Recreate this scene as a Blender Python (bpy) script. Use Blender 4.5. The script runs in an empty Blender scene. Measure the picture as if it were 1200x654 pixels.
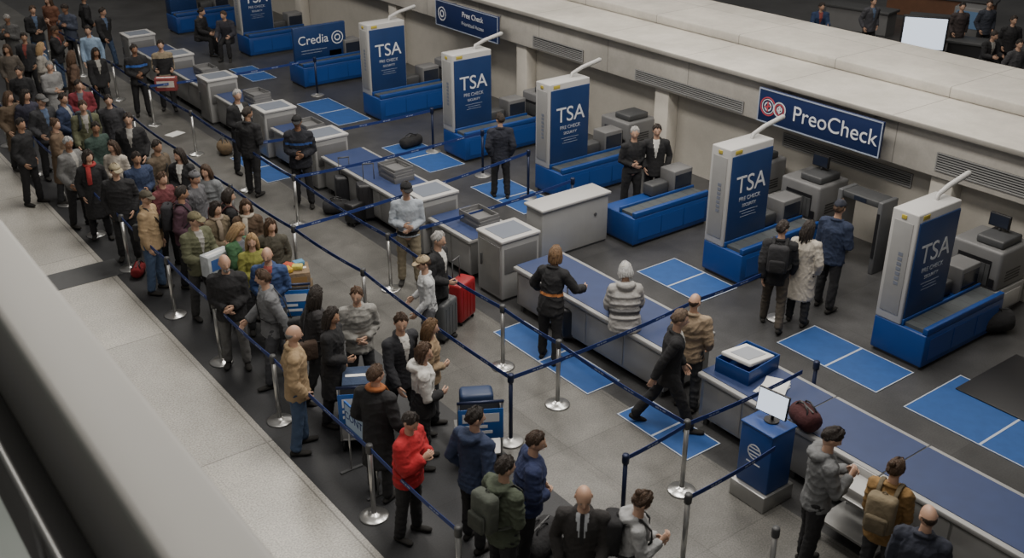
import bpy, bmesh, math, random
import numpy as np
from mathutils import Vector, Matrix
random.seed(4)
R=math.radians; sin=math.sin; cos=math.cos; PI=math.pi
SC=bpy.context.scene; COL=SC.collection
F=1236.; TH=R(26.15); PH=R(36.9); H=7.8
def G(px,py,z=0.):
    u=(px-600)/F; v=(327-py)/F
    dz=-sin(TH)+v*cos(TH); df=cos(TH)+v*sin(TH)
    t=(H-z)/-dz; fw=t*df; r=t*u
    return Vector((sin(PH)*fw+cos(PH)*r, cos(PH)*fw-sin(PH)*r, z))
# ---------------------------------------------------------------- materials
_m={}
def mat(name,col,rough=.6,metal=0,var=0,scale=12,bump=0,bscale=60,emis=0,stretch=None):
    if name in _m: return _m[name]
    m=bpy.data.materials.new(name); m.use_nodes=True; n=m.node_tree.nodes; l=m.node_tree.links
    p=n['Principled BSDF']; p.inputs['Base Color'].default_value=(*col,1); p.inputs['Roughness'].default_value=rough; p.inputs['Metallic'].default_value=metal
    if var or bump:
        tc=n.new('ShaderNodeTexCoord'); src=tc.outputs['Object']
        if stretch:
            mp=n.new('ShaderNodeMapping'); mp.inputs['Scale'].default_value=stretch; l.new(src,mp.inputs['Vector']); src=mp.outputs['Vector']
    if var:
        t=n.new('ShaderNodeTexNoise'); t.inputs['Scale'].default_value=scale; t.inputs['Detail'].default_value=4
        l.new(src,t.inputs['Vector'])
        mx=n.new('ShaderNodeMix'); mx.data_type='RGBA'
        mx.inputs[6].default_value=(*[c*(1-var) for c in col],1); mx.inputs[7].default_value=(*[min(1,c*(1+var)) for c in col],1)
        l.new(t.outputs['Fac'],mx.inputs[0]); l.new(mx.outputs[2],p.inputs['Base Color'])
    if bump:
        t2=n.new('ShaderNodeTexNoise'); t2.inputs['Scale'].default_value=bscale; l.new(src,t2.inputs['Vector'])
        b=n.new('ShaderNodeBump'); b.inputs['Strength'].default_value=bump; b.inputs['Distance'].default_value=.02
        l.new(t2.outputs['Fac'],b.inputs['Height']); l.new(b.outputs['Normal'],p.inputs['Normal'])
    if emis:
        p.inputs['Emission Color'].default_value=(*col,1); p.inputs['Emission Strength'].default_value=emis
    _m[name]=m; return m
def cloth(c): return mat('cloth_%d_%d_%d'%tuple(int(x*1000) for x in c),tuple(x+.003 for x in c),.9,0,.35,9,.6,18)
def hairm(c): return mat('hair_%d_%d_%d'%tuple(int(x*1000) for x in c),c,.55,0,.75,60,1.0,110,0,(1,1,.18))
SKINS=[mat('skin_%d'%i,c,.5,0,.08,14) for i,c in enumerate([(.44,.26,.18),(.50,.31,.22),(.26,.14,.085),(.36,.21,.135)])]
def tile(name,col,tw,th,speck=.15,joint=.5,rough=.35,sscale=70,big=.15,jw=.008,cv=.1):
    m=bpy.data.materials.new(name); m.use_nodes=True; n=m.node_tree.nodes; l=m.node_tree.links
    p=n['Principled BSDF']; p.inputs['Roughness'].default_value=rough
    tc=n.new('ShaderNodeTexCoord')
    br=n.new('ShaderNodeTexBrick'); br.offset=0; br.inputs['Scale'].default_value=1
    br.inputs['Brick Width'].default_value=tw; br.inputs['Row Height'].default_value=th; br.inputs['Mortar Size'].default_value=jw; br.inputs['Mortar Smooth'].default_value=.3
    br.inputs['Color1'].default_value=(*[c*(1-cv) for c in col],1); br.inputs['Color2'].default_value=(*[c*(1+cv) for c in col],1); br.inputs['Mortar'].default_value=(*[c*joint for c in col],1)
    l.new(tc.outputs['Object'],br.inputs['Vector'])
    def mul(inp,scale,lo,hi,p0=.35,p1=.65):
        t=n.new('ShaderNodeTexNoise'); t.inputs['Scale'].default_value=scale; t.inputs['Detail'].default_value=3; l.new(tc.outputs['Object'],t.inputs['Vector'])
        mr=n.new('ShaderNodeMapRange'); mr.inputs[1].default_value=p0; mr.inputs[2].default_value=p1; mr.inputs[3].default_value=lo; mr.inputs[4].default_value=hi
        l.new(t.outputs['Fac'],mr.inputs[0])
        mx=n.new('ShaderNodeMix'); mx.data_type='RGBA'; mx.blend_type='MULTIPLY'; mx.inputs[0].default_value=1
        l.new(inp,mx.inputs[6]); l.new(mr.outputs[0],mx.inputs[7]); return mx.outputs[2]
    o=mul(br.outputs['Color'],sscale,1-speck,1+speck); o=mul(o,.7,1-big,1+big); o=mul(o,4.5,1-big*.4,1+big*.4)
    l.new(o,p.inputs['Base Color']); return m
BLUE=mat('blue_laminate',(.009,.050,.215),.42,0,.12,3)
BLUEP=mat('blue_poster',(.012,.038,.130),.4,0,.3,2)
NAVY=mat('navy_belt',(.010,.030,.16),.7)
NAVYM=mat('navy_metal',(.014,.022,.06),.4,.3)
MATB=mat('blue_floor_mat',(.015,.072,.245),.65,0,.25,6)
BELTB=mat('blue_conveyor_belt',(.024,.042,.12),.5,0,.2,5)
STEEL=mat('brushed_steel',(.36,.36,.355),.36,.75,.12,6)
CHROME=mat('satin_chrome',(.55,.55,.54),.28,.9)
GREY=mat('grey_enamel',(.30,.30,.297),.42,0,.10,4)
LGREY=mat('light_grey_enamel',(.46,.455,.445),.4,0,.06,3)
MGREY=mat('mid_grey_plastic',(.15,.15,.152),.45,0,.1,5)
DGREY=mat('dark_grey_plastic',(.06,.062,.065),.5,0,.15,8)
BLACK=mat('black_plastic',(.012,.012,.014),.45)
WHITE=mat('white_print',(.72,.74,.77),.5)
YELLOW=mat('yellow_label',(.50,.40,.06),.5)
PAPER=mat('paper',(.7,.7,.68),.7)
RED=mat('red_shell',(.26,.012,.016),.4)
WALLM=tile('painted_wall_panels',(.62,.585,.52),1.2,1.2,.02,.75,.7,20,.06,.008,.03)
ROOFM=tile('painted_soffit_boards',(.49,.465,.42),3.0,2.4,.03,.55,.7,20,.12,.012,.04)
SCREEN=mat('lit_screen',(.75,.85,1.0),.3,emis=1.0)
SCREEND=mat('dark_screen',(.02,.025,.04),.15)
PBLUE=mat('pale_blue_print',(.36,.48,.62),.5)
# ---------------------------------------------------------------- mesh builder
class M:
    def __init__(s): s.v=[];s.f=[];s.m=[];s.s=[]
    def add(s,vs,fs,mi=0,sm=False):
        b=len(s.v); s.v.extend([tuple(v) for v in vs])
        for f in fs: s.f.append(tuple(b+i for i in f)); s.m.append(mi); s.s.append(sm)
        return s
    def box(s,x0,x1,y0,y1,z0,z1,mi=0,bev=0,mtx=None,seg=2):
        bm=bmesh.new(); bmesh.ops.create_cube(bm,size=1)
        for v in bm.verts: v.co=Vector((x0+(v.co.x+.5)*(x1-x0),y0+(v.co.y+.5)*(y1-y0),z0+(v.co.z+.5)*(z1-z0)))
        if bev: bmesh.ops.bevel(bm,geom=bm.edges[:],offset=bev,segments=seg,affect='EDGES',profile=.5)
        bm.verts.index_update()
        vs=[(mtx@v.co if mtx else v.co.copy()) for v in bm.verts]; fs=[[v.index for v in f.verts] for f in bm.faces]
        s.add(vs,fs,mi,bool(bev)); bm.free(); return s
    def cyl(s,p0,p1,r0,r1=None,seg=14,mi=0):
        p0=Vector(p0);p1=Vector(p1); r1=r0 if r1 is None else r1
        t=(p1-p0).normalized(); a=Vector((1,0,0)) if abs(t.x)<.8 else Vector((0,1,0))
        sd=(a-t*a.dot(t)).normalized(); pp=t.cross(sd); vs=[]
        for c,r in ((p0,r0),(p1,r1)):
            for j in range(seg):
                th=2*PI*j/seg; vs.append(c+sd*(r*cos(th))+pp*(r*sin(th)))
        b=[(j,(j+1)%seg,seg+(j+1)%seg,seg+j) for j in range(seg)]
        s.add(vs,b+[tuple(range(seg-1,-1,-1)),tuple(range(seg,2*seg))],mi,True)
        s.s[-1]=False;s.s[-2]=False; return s
    def lathe(s,prof,loc=(0,0,0),seg=24,mi=0):
        n=len(prof); vs=[];fs=[]
        for r,z in prof:
            for j in range(seg):
                a=2*PI*j/seg; vs.append((loc[0]+r*cos(a),loc[1]+r*sin(a),loc[2]+z))
        for i in range(n-1):
            for j in range(seg): fs.append((i*seg+j,i*seg+(j+1)%seg,(i+1)*seg+(j+1)%seg,(i+1)*seg+j))
        fs.append(tuple(range(seg-1,-1,-1))); fs.append(tuple((n-1)*seg+j for j in range(seg)))
        return s.add(vs,fs,mi,True)
    def tube(s,pts,rad,xa=(1,0,0),seg=10,mi=0,cap=.8):
        P=[Vector(p) for p in pts]; n=len(P); xa=Vector(xa)
        rr=[(r,r) if not isinstance(r,(tuple,list)) else tuple(r) for r in rad]
        T=[(P[min(i+1,n-1)]-P[max(i-1,0)]).normalized() for i in range(n)]
        def ln(i,sg):
            m=min(rr[i])*cap; return [(P[i]+T[i]*sg*m*.65,rr[i][0]*.72,rr[i][1]*.72,T[i])],P[i]+T[i]*sg*m
        a,ap0=ln(0,-1); b,ap1=ln(n-1,1)
        rings=a+[(P[i],rr[i][0],rr[i][1],T[i]) for i in range(n)]+b
        vs=[];fs=[]
        for c,ra,rb,t in rings:
            sd=xa-t*xa.dot(t)
            if sd.length<.05: sd=Vector((0,1,0))-t*t.y
            if sd.length<.05: sd=Vector((0,0,1))-t*t.z
            sd.normalize(); pp=t.cross(sd)
            for j in range(seg):
                th=2*PI*j/seg; vs.append(c+sd*(ra*cos(th))+pp*(rb*sin(th)))
        k=len(rings)
        for i in range(k-1):
            for j in range(seg): fs.append((i*seg+j,i*seg+(j+1)%seg,(i+1)*seg+(j+1)%seg,(i+1)*seg+j))
        vs.append(ap0);vs.append(ap1); A=k*seg
        for j in range(seg):
            fs.append((A,(j+1)%seg,j)); fs.append((A+1,(k-1)*seg+j,(k-1)*seg+(j+1)%seg))
        return s.add(vs,fs,mi,True)
    def sph(s,c,r,seg=12,rings=8,mi=0,mtx=None):
        if not isinstance(r,(tuple,list)): r=(r,r,r)
        vs=[];fs=[]
        for i in range(rings+1):
            t=PI*i/rings
            for j in range(seg):
                a=2*PI*j/seg; p=Vector((c[0]+r[0]*sin(t)*cos(a),c[1]+r[1]*sin(t)*sin(a),c[2]+r[2]*cos(t))); vs.append(mtx@p if mtx else p)
        for i in range(rings):
            for j in range(seg): fs.append((i*seg+j,(i+1)*seg+j,(i+1)*seg+(j+1)%seg,i*seg+(j+1)%seg))
        return s.add(vs,fs,mi,True)
    def xf(s,mx): s.v=[tuple(mx@Vector(v)) for v in s.v]; return s
    def mesh(s,name,mats):
        me=bpy.data.meshes.new(name); me.from_pydata(s.v,[],s.f)
        for m in (mats if isinstance(mats,(list,tuple)) else [mats]): me.materials.append(m)
        me.polygons.foreach_set('material_index',s.m); me.polygons.foreach_set('use_smooth',s.s); me.update(); return me
    def build(s,name,mats,parent=None,loc=None,rz=0): return link(name,s.mesh(name,mats),parent,loc,rz)
def link(name,me,parent=None,loc=None,rz=0):
    o=bpy.data.objects.new(name,me); COL.objects.link(o)
    if parent: o.parent=parent
    if loc is not None: o.location=loc
    if rz: o.rotation_euler.z=rz
    return o
def tag(o,label,cat,group=None):
    o['label']=label;o['category']=cat
    if group:o['group']=group
    return o
def thing(name,label,cat,loc=(0,0,0),rz=0,group=None):
    o=link(name,None,None,loc,rz); return tag(o,label,cat,group)
def struct(name,mb,m):
    o=mb.build(name,m); o['kind']='structure'; return o
_t={}
def text_mesh(txt,size,m):
    k=(txt,size,m.name)
    if k in _t: return _t[k]
    cu=bpy.data.curves.new('txt','FONT'); cu.body=txt; cu.size=size; cu.extrude=.002; cu.align_x='CENTER'; cu.align_y='CENTER'
    ob=bpy.data.objects.new('txt',cu); COL.objects.link(ob); bpy.context.view_layer.update()
    me=bpy.data.meshes.new_from_object(ob.evaluated_get(bpy.context.evaluated_depsgraph_get()))
    bpy.data.objects.remove(ob); me.materials.clear(); me.materials.append(m); _t[k]=me; return me
def lettering(txt,size,parent,loc,rot,m=WHITE):
    o=link('lettering',text_mesh(txt,size,m),parent,loc); o.rotation_euler=rot; return o
# ---------------------------------------------------------------- setting
struct('floor_terrazzo',M().box(-3,4.28,-4,70,-.1,0),tile('terrazzo',(.37,.355,.322),4.2,3.6,.30,.55,.33,45,.1,.012))
struct('floor_queue',M().box(4.28,6.5,-4,70,-.1,0),tile('dark_carpet_tile',(.026,.027,.030),1.2,1.2,.2,.8,.6,50,.2))
struct('floor_walkway',M().box(6.5,8.45,-4,70,-.1,0),tile('concrete_tile',(.118,.115,.107),1.2,1.2,.28,.75,.32,55,.24))
struct('floor_checkpoint',M().box(8.45,70,-4,70,-.1,0),tile('grey_vinyl_tile',(.054,.054,.055),1.8,1.8,.16,.8,.33,45,.24))
struct('wall_back',M().box(15.6,15.9,-2,62,0,2.5),WALLM)
struct('trim_1',M().box(15.2,15.598,-2,62,1.72,2.5,bev=.02),ROOFM)
struct('ceiling_lower_roof',M().box(15.0,18.8,-2,62,2.502,2.6,bev=.02),ROOFM)
struct('trim_2',M().box(16.6,18.7,-2,62,2.602,2.80,bev=.03),ROOFM)
for i,y in enumerate((4.2,8.7,15.2,20.0,26.0,32.0)):
    struct('trim_%d'%(i+3),M().box(15.3,15.598,y-.2,y+.2,0,1.718,bev=.015),WALLM)
# balcony parapet in front of the camera
struct('wall_parapet',M().box(.66,.95,-3,30,5.5,5.6,bev=.03).box(.74,.9,-3,30,4.2,5.5),mat('parapet_paint',(.38,.373,.355),.5,0,.06,1))
struct('trim_20',M().box(-.6,.42,-3,30,4.98,5.06),mat('sill_paint',(.16,.19,.175),.3,0,.1,2))
struct('trim_27',M().box(.43,.735,-3,30,4.5,4.56),mat('gutter_grey',(.03,.03,.03),.5,0,.2,3))
struct('trim_28',M().cyl((.50,-3,5.1),(.50,30,5.1),.016,seg=12),STEEL)
for i,y in enumerate((.9,1.9,2.9,3.9,5.2)):
    struct('trim_%d'%(21+i),M().cyl((.50,y,4.562),(.50,y,5.085),.014,seg=10),STEEL)
# floor mats (blue, white outlines)
def floor_mat(x0,x1,y0,y1,label,div=True):
    t=thing('floor_mat',label,'mat',((x0+x1)/2,(y0+y1)/2,0))
    a=(x1-x0)/2;b=(y1-y0)/2
    M().box(-a,a,-b,b,.001,.008).build('mat_surface',MATB,t)
    m=M(); w=.016
    for q in ((-a,a,-b,-b+w),(-a,a,b-w,b),(-a,-a+w,-b+w,b-w),(a-w,a,-b+w,b-w)): m.box(*q,.0085,.011)
    if div: m.box(-a+w,a-w,-w,w,.0085,.011)
    m.build('white_border',mat('border_print',(.42,.47,.55),.6),t)
for q in ((11.4,12.28,6.85,8.6,'blue floor mat with white centre line in front of the nearest tower console'),
          (11.4,12.75,4.2,6.42,'large blue floor mat at the right edge with a black mat on it'),
          (11.4,12.3,10.2,11.65,'blue floor mat in front of the second nearest tower console'),
          (11.4,12.3,14.8,16.6,'blue floor mat below the grey tower next to the low conveyor unit'),
          (11.2,12.1,17.8,19.8,'blue floor mat beside the fourth tower console from the right'),
          (11.2,12.1,21.8,24.0,'blue floor mat beside the fifth tower console from the right'),
          (11.2,11.9,26.6,28.2,'small far blue floor mat past the console with the round emblem board'),
          (8.2,8.8,9.2,11.4,'narrow blue floor mat along the divesting table under the woman in black'),
          (8.2,8.8,7.3,8.6,'narrow blue floor mat under the walking man in black suit'),
          (10.2,10.9,11.9,12.9,'small blue floor mat beside the grey counter'),
          (8.2,8.8,19.3,21.2,'narrow blue floor mat left of the grey bin cabinets in the distance')):
    floor_mat(*q)
tag(M().box(12.35,13.9,4.4,6.25,.012,.03,bev=.006).build('rubber_mat',BLACK),'black rubber mat overlapping the big blue mat at the right edge','mat')
tag(M().box(-.6,.6,-.35,.35,.001,.006).build('floor_grate',DGREY,None,G(100,322)),'dark rectangular access plate set in the pale terrazzo','floor plate')
# ---------------------------------------------------------------- stanchions
def stanchion(x,y,to,label,dark=False):
    t=thing('stanchion',label,'stanchion',(x,y,0),0,'belt stanchions')
    pm=NAVYM if dark else CHROME
    M().lathe([(.17,0),(.172,.012),(.16,.022),(.09,.034),(.045,.05),(.034,.06)]).build('base',pm if not dark else STEEL,t)
    M().cyl((0,0,.05),(0,0,.9),.03 if not dark else .026,seg=16).build('pole',pm,t)
    M().lathe([(.032,.88),(.042,.89),(.042,.985),(.036,1.0),(.0001,1.003)],seg=16).build('head',DGREY if not dark else NAVYM,t)
    for (x2,y2) in to:
        d=Vector((x2-x,y2-y,0)); L=d.length; d/=L; nn=Vector((-d.y,d.x,0)); m=M(); N=14
        p=lambda k:.042+(L-.084)*k/N
        zz=lambda s:.945-.05*4*(s/L)*(1-s/L)*min(1,L/3)
        vs=[];fs=[]
        for k in range(N+1):
            s=p(k);z=zz(s)
            for o,h in ((-.003,-.029),(.003,-.029),(.003,.029),(-.003,.029)): vs.append(d*s+nn*o+Vector((0,0,z+h)))
        for k in range(N):
            for j in range(4): a=k*4+j;b=k*4+(j+1)%4; fs.append((a,b,b+4,a+4))
        fs+= [(3,2,1,0),(N*4,N*4+1,N*4+2,N*4+3)]
        m.add(vs,fs,0)
        s=.35
        while s<L-.4:
            for o in (-.0042,.0042):
                for (q,w) in ((0,.05),(.065,.03),(.11,.06)):
                    m.add([d*(s+q)+nn*o+Vector((0,0,zz(s+q)-.009)),d*(s+q+w)+nn*o+Vector((0,0,zz(s+q+w)-.009)),d*(s+q+w)+nn*o+Vector((0,0,zz(s+q+w)+.009)),d*(s+q)+nn*o+Vector((0,0,zz(s+q)+.009))],[(0,1,2,3)],1)
            s+=.55
        m.build('belt',[NAVY,mat('belt_print',(.25,.3,.45),.6)],t)
ordn=['first','second','third','fourth','fifth','sixth','seventh','eighth','ninth','tenth','eleventh','twelfth','thirteenth','fourteenth']
A=[6.95,8.7,11.15,13.05,14.85,16.95,18.75,20.6,22.7,25,27.5,30.5,34]
for i,y in enumerate(A):
    stanchion(4.55,y,[(4.55,A[i+1])] if i+1<len(A) else [],'chrome stanchion on the terrazzo edge line, %s counting from the bottom of the picture'%ordn[i])
B_=[6.92,9.26,10.5,13.6,16.95,19.2,21.9,24.5,27.1,30,33.5]
X_={19.2:[(12.0,18.9)],24.5:[(12.0,24.4)],13.6:[(11.7,13.75)],6.92:[(9.75,6.88)],16.95:[(12.0,17.0)]}
for i,y in enumerate(B_):
    stanchion(7.72,y,([(7.72,B_[i+1])] if i+1<len(B_) else [])+X_.get(y,[]),'chrome stanchion on the grey walkway row next to the tables, %s counting from the bottom'%ordn[i])
C_=[17.2,19.7,22.3,25.2,28.2]
for i,y in enumerate(C_):
    stanchion(6.6,y,[(6.6,C_[i+1])] if i+1<len(C_) else [],'chrome stanchion on the right side of the far crowd, %s counting from the bottom'%ordn[i])
stanchion(6.75,12.7,[(6.70,8.95)],'chrome stanchion left of the officer in pale shirt')
stanchion(6.65,14.8,[(6.75,12.7),(12.0,15.45),(6.6,17.2)],'chrome stanchion where a long cross belt starts, left of the black suitcases')
stanchion(6.70,8.95,[(10.1,9.05)],'dark blue stanchion with chrome base on the walkway beside the woman in black and white',True)
stanchion(6.70,6.85,[(7.72,6.92)],'dark blue stanchion behind the woman in the pale hoodie',True)
stanchion(10.1,9.05,[(12.0,9.1)],'chrome stanchion behind the man in tan jacket at the table')
stanchion(9.98,6.88,[],'dark blue stanchion behind the podium monitor',True)
stanchion(6.75,5.95,[(8.2,6.0)],'chrome stanchion whose belt ends at the blue podium')
stanchion(7.06,5.05,[],'chrome stanchion at the bottom edge left of the man in grey hoodie')
for y,l in ((9.1,'second nearest tower'),(15.45,'third tower'),(17.0,'gap right of the fourth tower'),(18.9,'fourth tower'),(24.4,'fifth tower')):
    stanchion(12.0,y,[],'dark blue end stanchion of a cross belt near the %s'%l,True)
stanchion(11.7,13.75,[],'dark blue end stanchion beside the low blue conveyor unit',True)
# ---------------------------------------------------------------- divest tables along the row
TX0,TX1=8.88,9.85
def table(y0,y1,label,top=BELTB,x0=TX0,x1=TX1):
    t=thing('divesting_table',label,'table',((x0+x1)/2,(y0+y1)/2,0)); a=(x1-x0)/2;b=(y1-y0)/2
    M().box(-a+.06,a-.06,-b+.03,b-.03,.12,.70).build('steel_body',STEEL,t)
    M().box(-a,a,-b,b,.70,.765,bev=.012).build('top_frame',GREY,t)
    M().box(-a+.07,a-.07,-b+.005,b-.005,.766,.774).build('table_surface',top,t)
    n=max(2,round((y1-y0)/.75)); 
    for k in range(n):
        q0=-b+.05+k*(2*b-.1)/n; q1=q0+(2*b-.1)/n-.03
        for sg in (-1,1):
            x=sg*(a-.05); M().box(min(x,x-sg*.015),max(x,x-sg*.015),q0,q1,.15,.66,bev=.006).build('front_panel',GREY,t)
    for sx in (-1,1):
        for sy in (-1,1): M().box(sx*(a-.12)-.03,sx*(a-.12)+.03,sy*(b-.12)-.03,sy*(b-.12)+.03,0,.12).build('leg',DGREY,t)
tb=[(2.6,5.12,'blue topped divesting table at the bottom right corner'),(5.13,6.42,'blue topped divesting table behind the podium monitor'),
    (6.43,7.86,'divesting table carrying the blue tray and papers'),(8.46,11.8,'long divesting table on which the person in patterned knit sits'),
    (13.0,14.25,'short blue topped table between the two nearest bin cabinets'),(15.2,18.15,'long blue topped table behind the officer and black suitcases'),
    (19.1,20.45,'short blue topped table behind the man in black cap'),(21.35,23.5,'blue topped table behind the pair in dark clothes'),
    (24.45,26.2,'far blue topped table, second from the top of the row'),(27.15,29.0,'farthest blue topped table of the row')]
for a in tb: table(*a)
def cabinet(x,y,label,h=1.08,w=.74,d=.66):
    t=thing('bin_cabinet',label,'cabinet',(x,y,0))
    M().box(-w/2,w/2,-d/2,d/2,.05,h-.05,bev=.012).build('body',GREY,t)
    M().box(-w/2-.02,w/2+.02,-d/2-.02,d/2+.02,h-.05,h,bev=.012).build('top',LGREY,t)
    M().box(-w/2+.08,w/2-.08,-d/2+.08,d/2-.08,h,h+.006).build('top_inset',mat('blue_grey_pad',(.15,.17,.21),.5),t)
    M().box(-w/2-.012,-w/2,-d/2+.05,d/2-.05,.12,h-.12,bev=.005).build('door',STEEL,t)
    M().box(-w/2-.03,-w/2-.0125,d/2-.13,d/2-.10,.5,.7,bev=.004).build('handle',DGREY,t)
    M().box(-w/2+.05,w/2-.05,-d/2-.010,-d/2,.5,h-.15,bev=.004).build('vent_panel',MGREY,t)
    M().box(-w/2+.03,w/2-.03,-d/2+.03,d/2-.03,0,.05).build('plinth',DGREY,t)
for i,(x,y) in enumerate(((9.25,12.42),(9.2,14.65),(9.2,18.6),(9.2,20.9),(9.2,23.98),(9.2,26.68),(9.2,29.45))):
    cabinet(x,y,'grey steel bin cabinet, %s counting from the walkway bottom'%ordn[i])
# grey counter
t=thing('inspection_counter','wide grey counter standing between the table row and the low conveyor unit','counter',(11.1,13.15,0))
M().box(-.75,.75,-.22,.22,.04,.92,bev=.015).build('body',GREY,t); M().box(-.78,.78,-.26,.26,.92,.97,bev=.012).build('top',LGREY,t)
M().cyl((.45,-.221,.6),(.45,-.235,.6),.03).build('lock',DGREY,t); M().box(-.72,.72,-.2,.2,0,.04).build('plinth',DGREY,t)
# ---------------------------------------------------------------- tower consoles
def console_base(t,L=2.0):
    M().box(0,L,-.55,.3,.05,.56,bev=.02).build('base_cabinet',BLUE,t)
    M().box(.04,L-.04,-.5,.26,0,.05).build('plinth',DGREY,t)
    m=M()
    for k in range(3):
        x=.12+k*(L-.2)/3; m.box(x,x+(L-.2)/3-.03,-.556,-.551,.14,.48)
    m.build('front_panel',mat('blue_panel_lighter',(.012,.062,.265),.4),t)
    M().box(.02,L-.02,-.55,-.47,.561,.66,bev=.01).box(.02,L-.02,-.16,-.125,.561,.66,bev=.01).build('side_rail',BLUE,t)
    m=M().box(.06,L-.06,-.468,-.165,.562,.615)
    k=.2
    while k<L-.1: m.box(k,k+.012,-.46,-.17,.6155,.617,1); k+=.22
    m.build('conveyor_belt',[mat('dark_belt',(.07,.08,.085),.5,0,.2,5),DGREY],t)
    M().box(L-.5,L-.02,-.1,.28,.561,1.0,bev=.02).build('end_housing',MGREY,t)
    M().box(L-.47,L-.05,-.104,-.1,.66,.92).build('housing_screen',SCREEND,t)
    M().box(L-.95,L-.53,.0,.26,.57,.80,bev=.03).build('control_box',DGREY,t)
def tower_unit(x,y,label,sub=('PRE CHECK','SECURITY')):
    t=thing('tower_console',label,'security console',(x,y,0),0,'blue tower consoles')
    console_base(t)
    M().box(0,1.02,-.12,.3,.561,2.25,bev=.02).build('tower_body',LGREY,t)
    M().box(.035,.995,-.145,-.121,.60,2.13,bev=.008).build('display_panel',BLUEP,t)
    M().box(-.012,-.001,-.06,.24,.7,2.1,bev=.003).build('side_panel',GREY,t)
    m=M()
    for k in range(7): m.box(-.018,-.0125,.02,.09,1.15+k*.075,1.20+k*.075)
    m.build('side_marks',mat('grey_print',(.18,.2,.25),.5),t)
    M().box(.10,.26,-.128,-.121,2.155,2.22,bev=.003).build('warning_label',YELLOW,t)
    M().box(-.013,-.001,.06,.14,2.14,2.2,bev=.003).build('warning_label',YELLOW,t)
    rx=(R(90),0,0); dp=mat('soft_print',(.45,.48,.54),.5)
    lettering('TSA',.42,t,(.52,-.148,1.60),rx)
    lettering(sub[0],.10,t,(.52,-.148,1.35),rx,dp); lettering(sub[1],.075,t,(.52,-.148,1.23),rx,dp)
    M().box(.3,.74,-.149,-.146,1.13,1.138).box(.36,.68,-.149,-.146,1.08,1.087).box(.33,.71,-.149,-.146,1.03,1.037).build('small_print',mat('dim_print',(.3,.34,.42),.5),t)
    M().tube([(.7,.1,2.2),(.75,.1,2.32),(1.0,.1,2.4),(1.45,.1,2.48)],[.03,.035,.04,.045],xa=(0,1,0)).build('arm',LGREY,t)
for x,y,l in ((12.38,7.38,'blue tower console nearest the right edge of the picture'),(12.35,10.76,'second blue tower console from the right, behind the people in white coat and backpack'),
            (12.38,15.75,'third blue tower console from the right, left of the low conveyor unit'),(12.15,18.4,'fourth blue tower console from the right, beside the person in dark clothes'),
            (12.15,21.95,'fifth blue tower console from the right, below the small hanging sign'),(12.25,29.6,'farthest blue tower console near the top of the picture')):
    tower_unit(x,y if y!=15.75 else 15.42,l)
t=thing('low_conveyor_unit','low blue conveyor unit without tower in front of two people in black','security console',(12.0,12.95,0)); console_base(t,1.9)
def ring(r0,r1,seg=28,hh=.004):
    m=M(); vs=[];
    for k in range(seg):
        a=2*PI*k/seg
        for r in (r0,r1):
            for h in (0,hh): vs.append((r*cos(a),r*sin(a),h))
    fs=[]
    for k in range(seg):
        a=k*4;b=((k+1)%seg)*4
        fs+=[(a+1,a+3,b+3,b+1),(a+3,a+2,b+2,b+3),(a,a+1,b+1,b),(a+2,a,b,b+2)]
    return m.add(vs,fs,0)
t=thing('emblem_console','blue console with a wide board bearing a white round emblem','security console',(12.0,25.65,0)); console_base(t,2.0)
M().box(.05,1.6,.0,.1,.561,1.5,bev=.02).build('board',BLUEP,t)
lettering('Credia',.33,t,(.62,-.005,1.12),(R(90),0,0))
for a,b in ((.15,.175),(.06,.09)):
    o=ring(a,b).build('emblem',WHITE,t,(1.34,-.003,1.1)); o.rotation_euler=(R(90),0,0)
M().box(.25,1.0,-.004,-.001,.85,.865).box(.25,.85,-.004,-.001,.78,.79).build('small_print',mat('dim_print',(.3,.34,.42),.5),t)
t=thing('blue_booth','blue booth at the top of the picture beside the seated pair','security console',(11.6,33.6,0)); console_base(t,2.0)
M().box(.02,.9,-.1,.3,.561,1.6,bev=.02).build('housing',BLUEP,t)
# scanners by the wall
def scanner(x,y,label,h=1.25,mon=False,c=MGREY):
    t=thing('bag_scanner',label,'scanner',(x,y,0))
    M().box(-.42,.42,-.45,.45,.1,.5,bev=.02).build('lower_housing',GREY,t)
    M().box(-.40,.42,-.43,.43,.5,h,bev=.05,seg=3).build('housing',c,t)
    M().box(-.412,-.399,-.28,.28,.55,h-.18).build('tunnel',BLACK,t)
    m=M()
    for k in range(7): m.box(-.424,-.416,-.27+k*.078,-.27+k*.078+.07,.56,h-.24)
    m.build('curtain',DGREY,t)
    M().box(-.38,.38,-.4,.4,0,.1).build('plinth',DGREY,t)
    M().box(-.3,.25,-.35,.1,h,h+.13,bev=.03).build('lid',DGREY,t)
    M().box(-.3,.3,-.462,-.45,.15,.42,bev=.004).build('access_panel',LGREY,t)
    m=M()
    for k in range(4): m.box(-.2,.2,-.436,-.43,.62+k*.05,.64+k*.05)
    m.build('cooling_slots',BLACK,t)
    M().box(-.435,-.421,-.38,-.30,.56,.7).build('control_keys',BLACK,t)
    if mon:
        M().box(.05,.1,-.2,.14,h+.18,h+.4,bev=.01).build('monitor',BLACK,t); M().cyl((.08,-.05,h+.131),(.08,-.05,h+.2),.025).build('monitor_stand',DGREY,t)
        M().box(.044,.05,-.18,.12,h+.2,h+.38).build('screen',SCREEND,t)
for x,y,l,mn in ((14.95,7.5,'grey bag scanner at the right edge by the wall',1),(14.95,10.9,'grey bag scanner behind the man in navy jacket',1),(14.95,12.3,'grey bag scanner right of the two people in black',0),
            (14.95,15.8,'grey bag scanner at the end of the third tower console',0),(14.75,18.3,'grey bag scanner behind the person at the fourth tower',0),(14.75,22.0,'grey bag scanner under the small hanging sign',0)):
    scanner(x,y,l,1.05 if y>13 else 1.15,mn)
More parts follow.
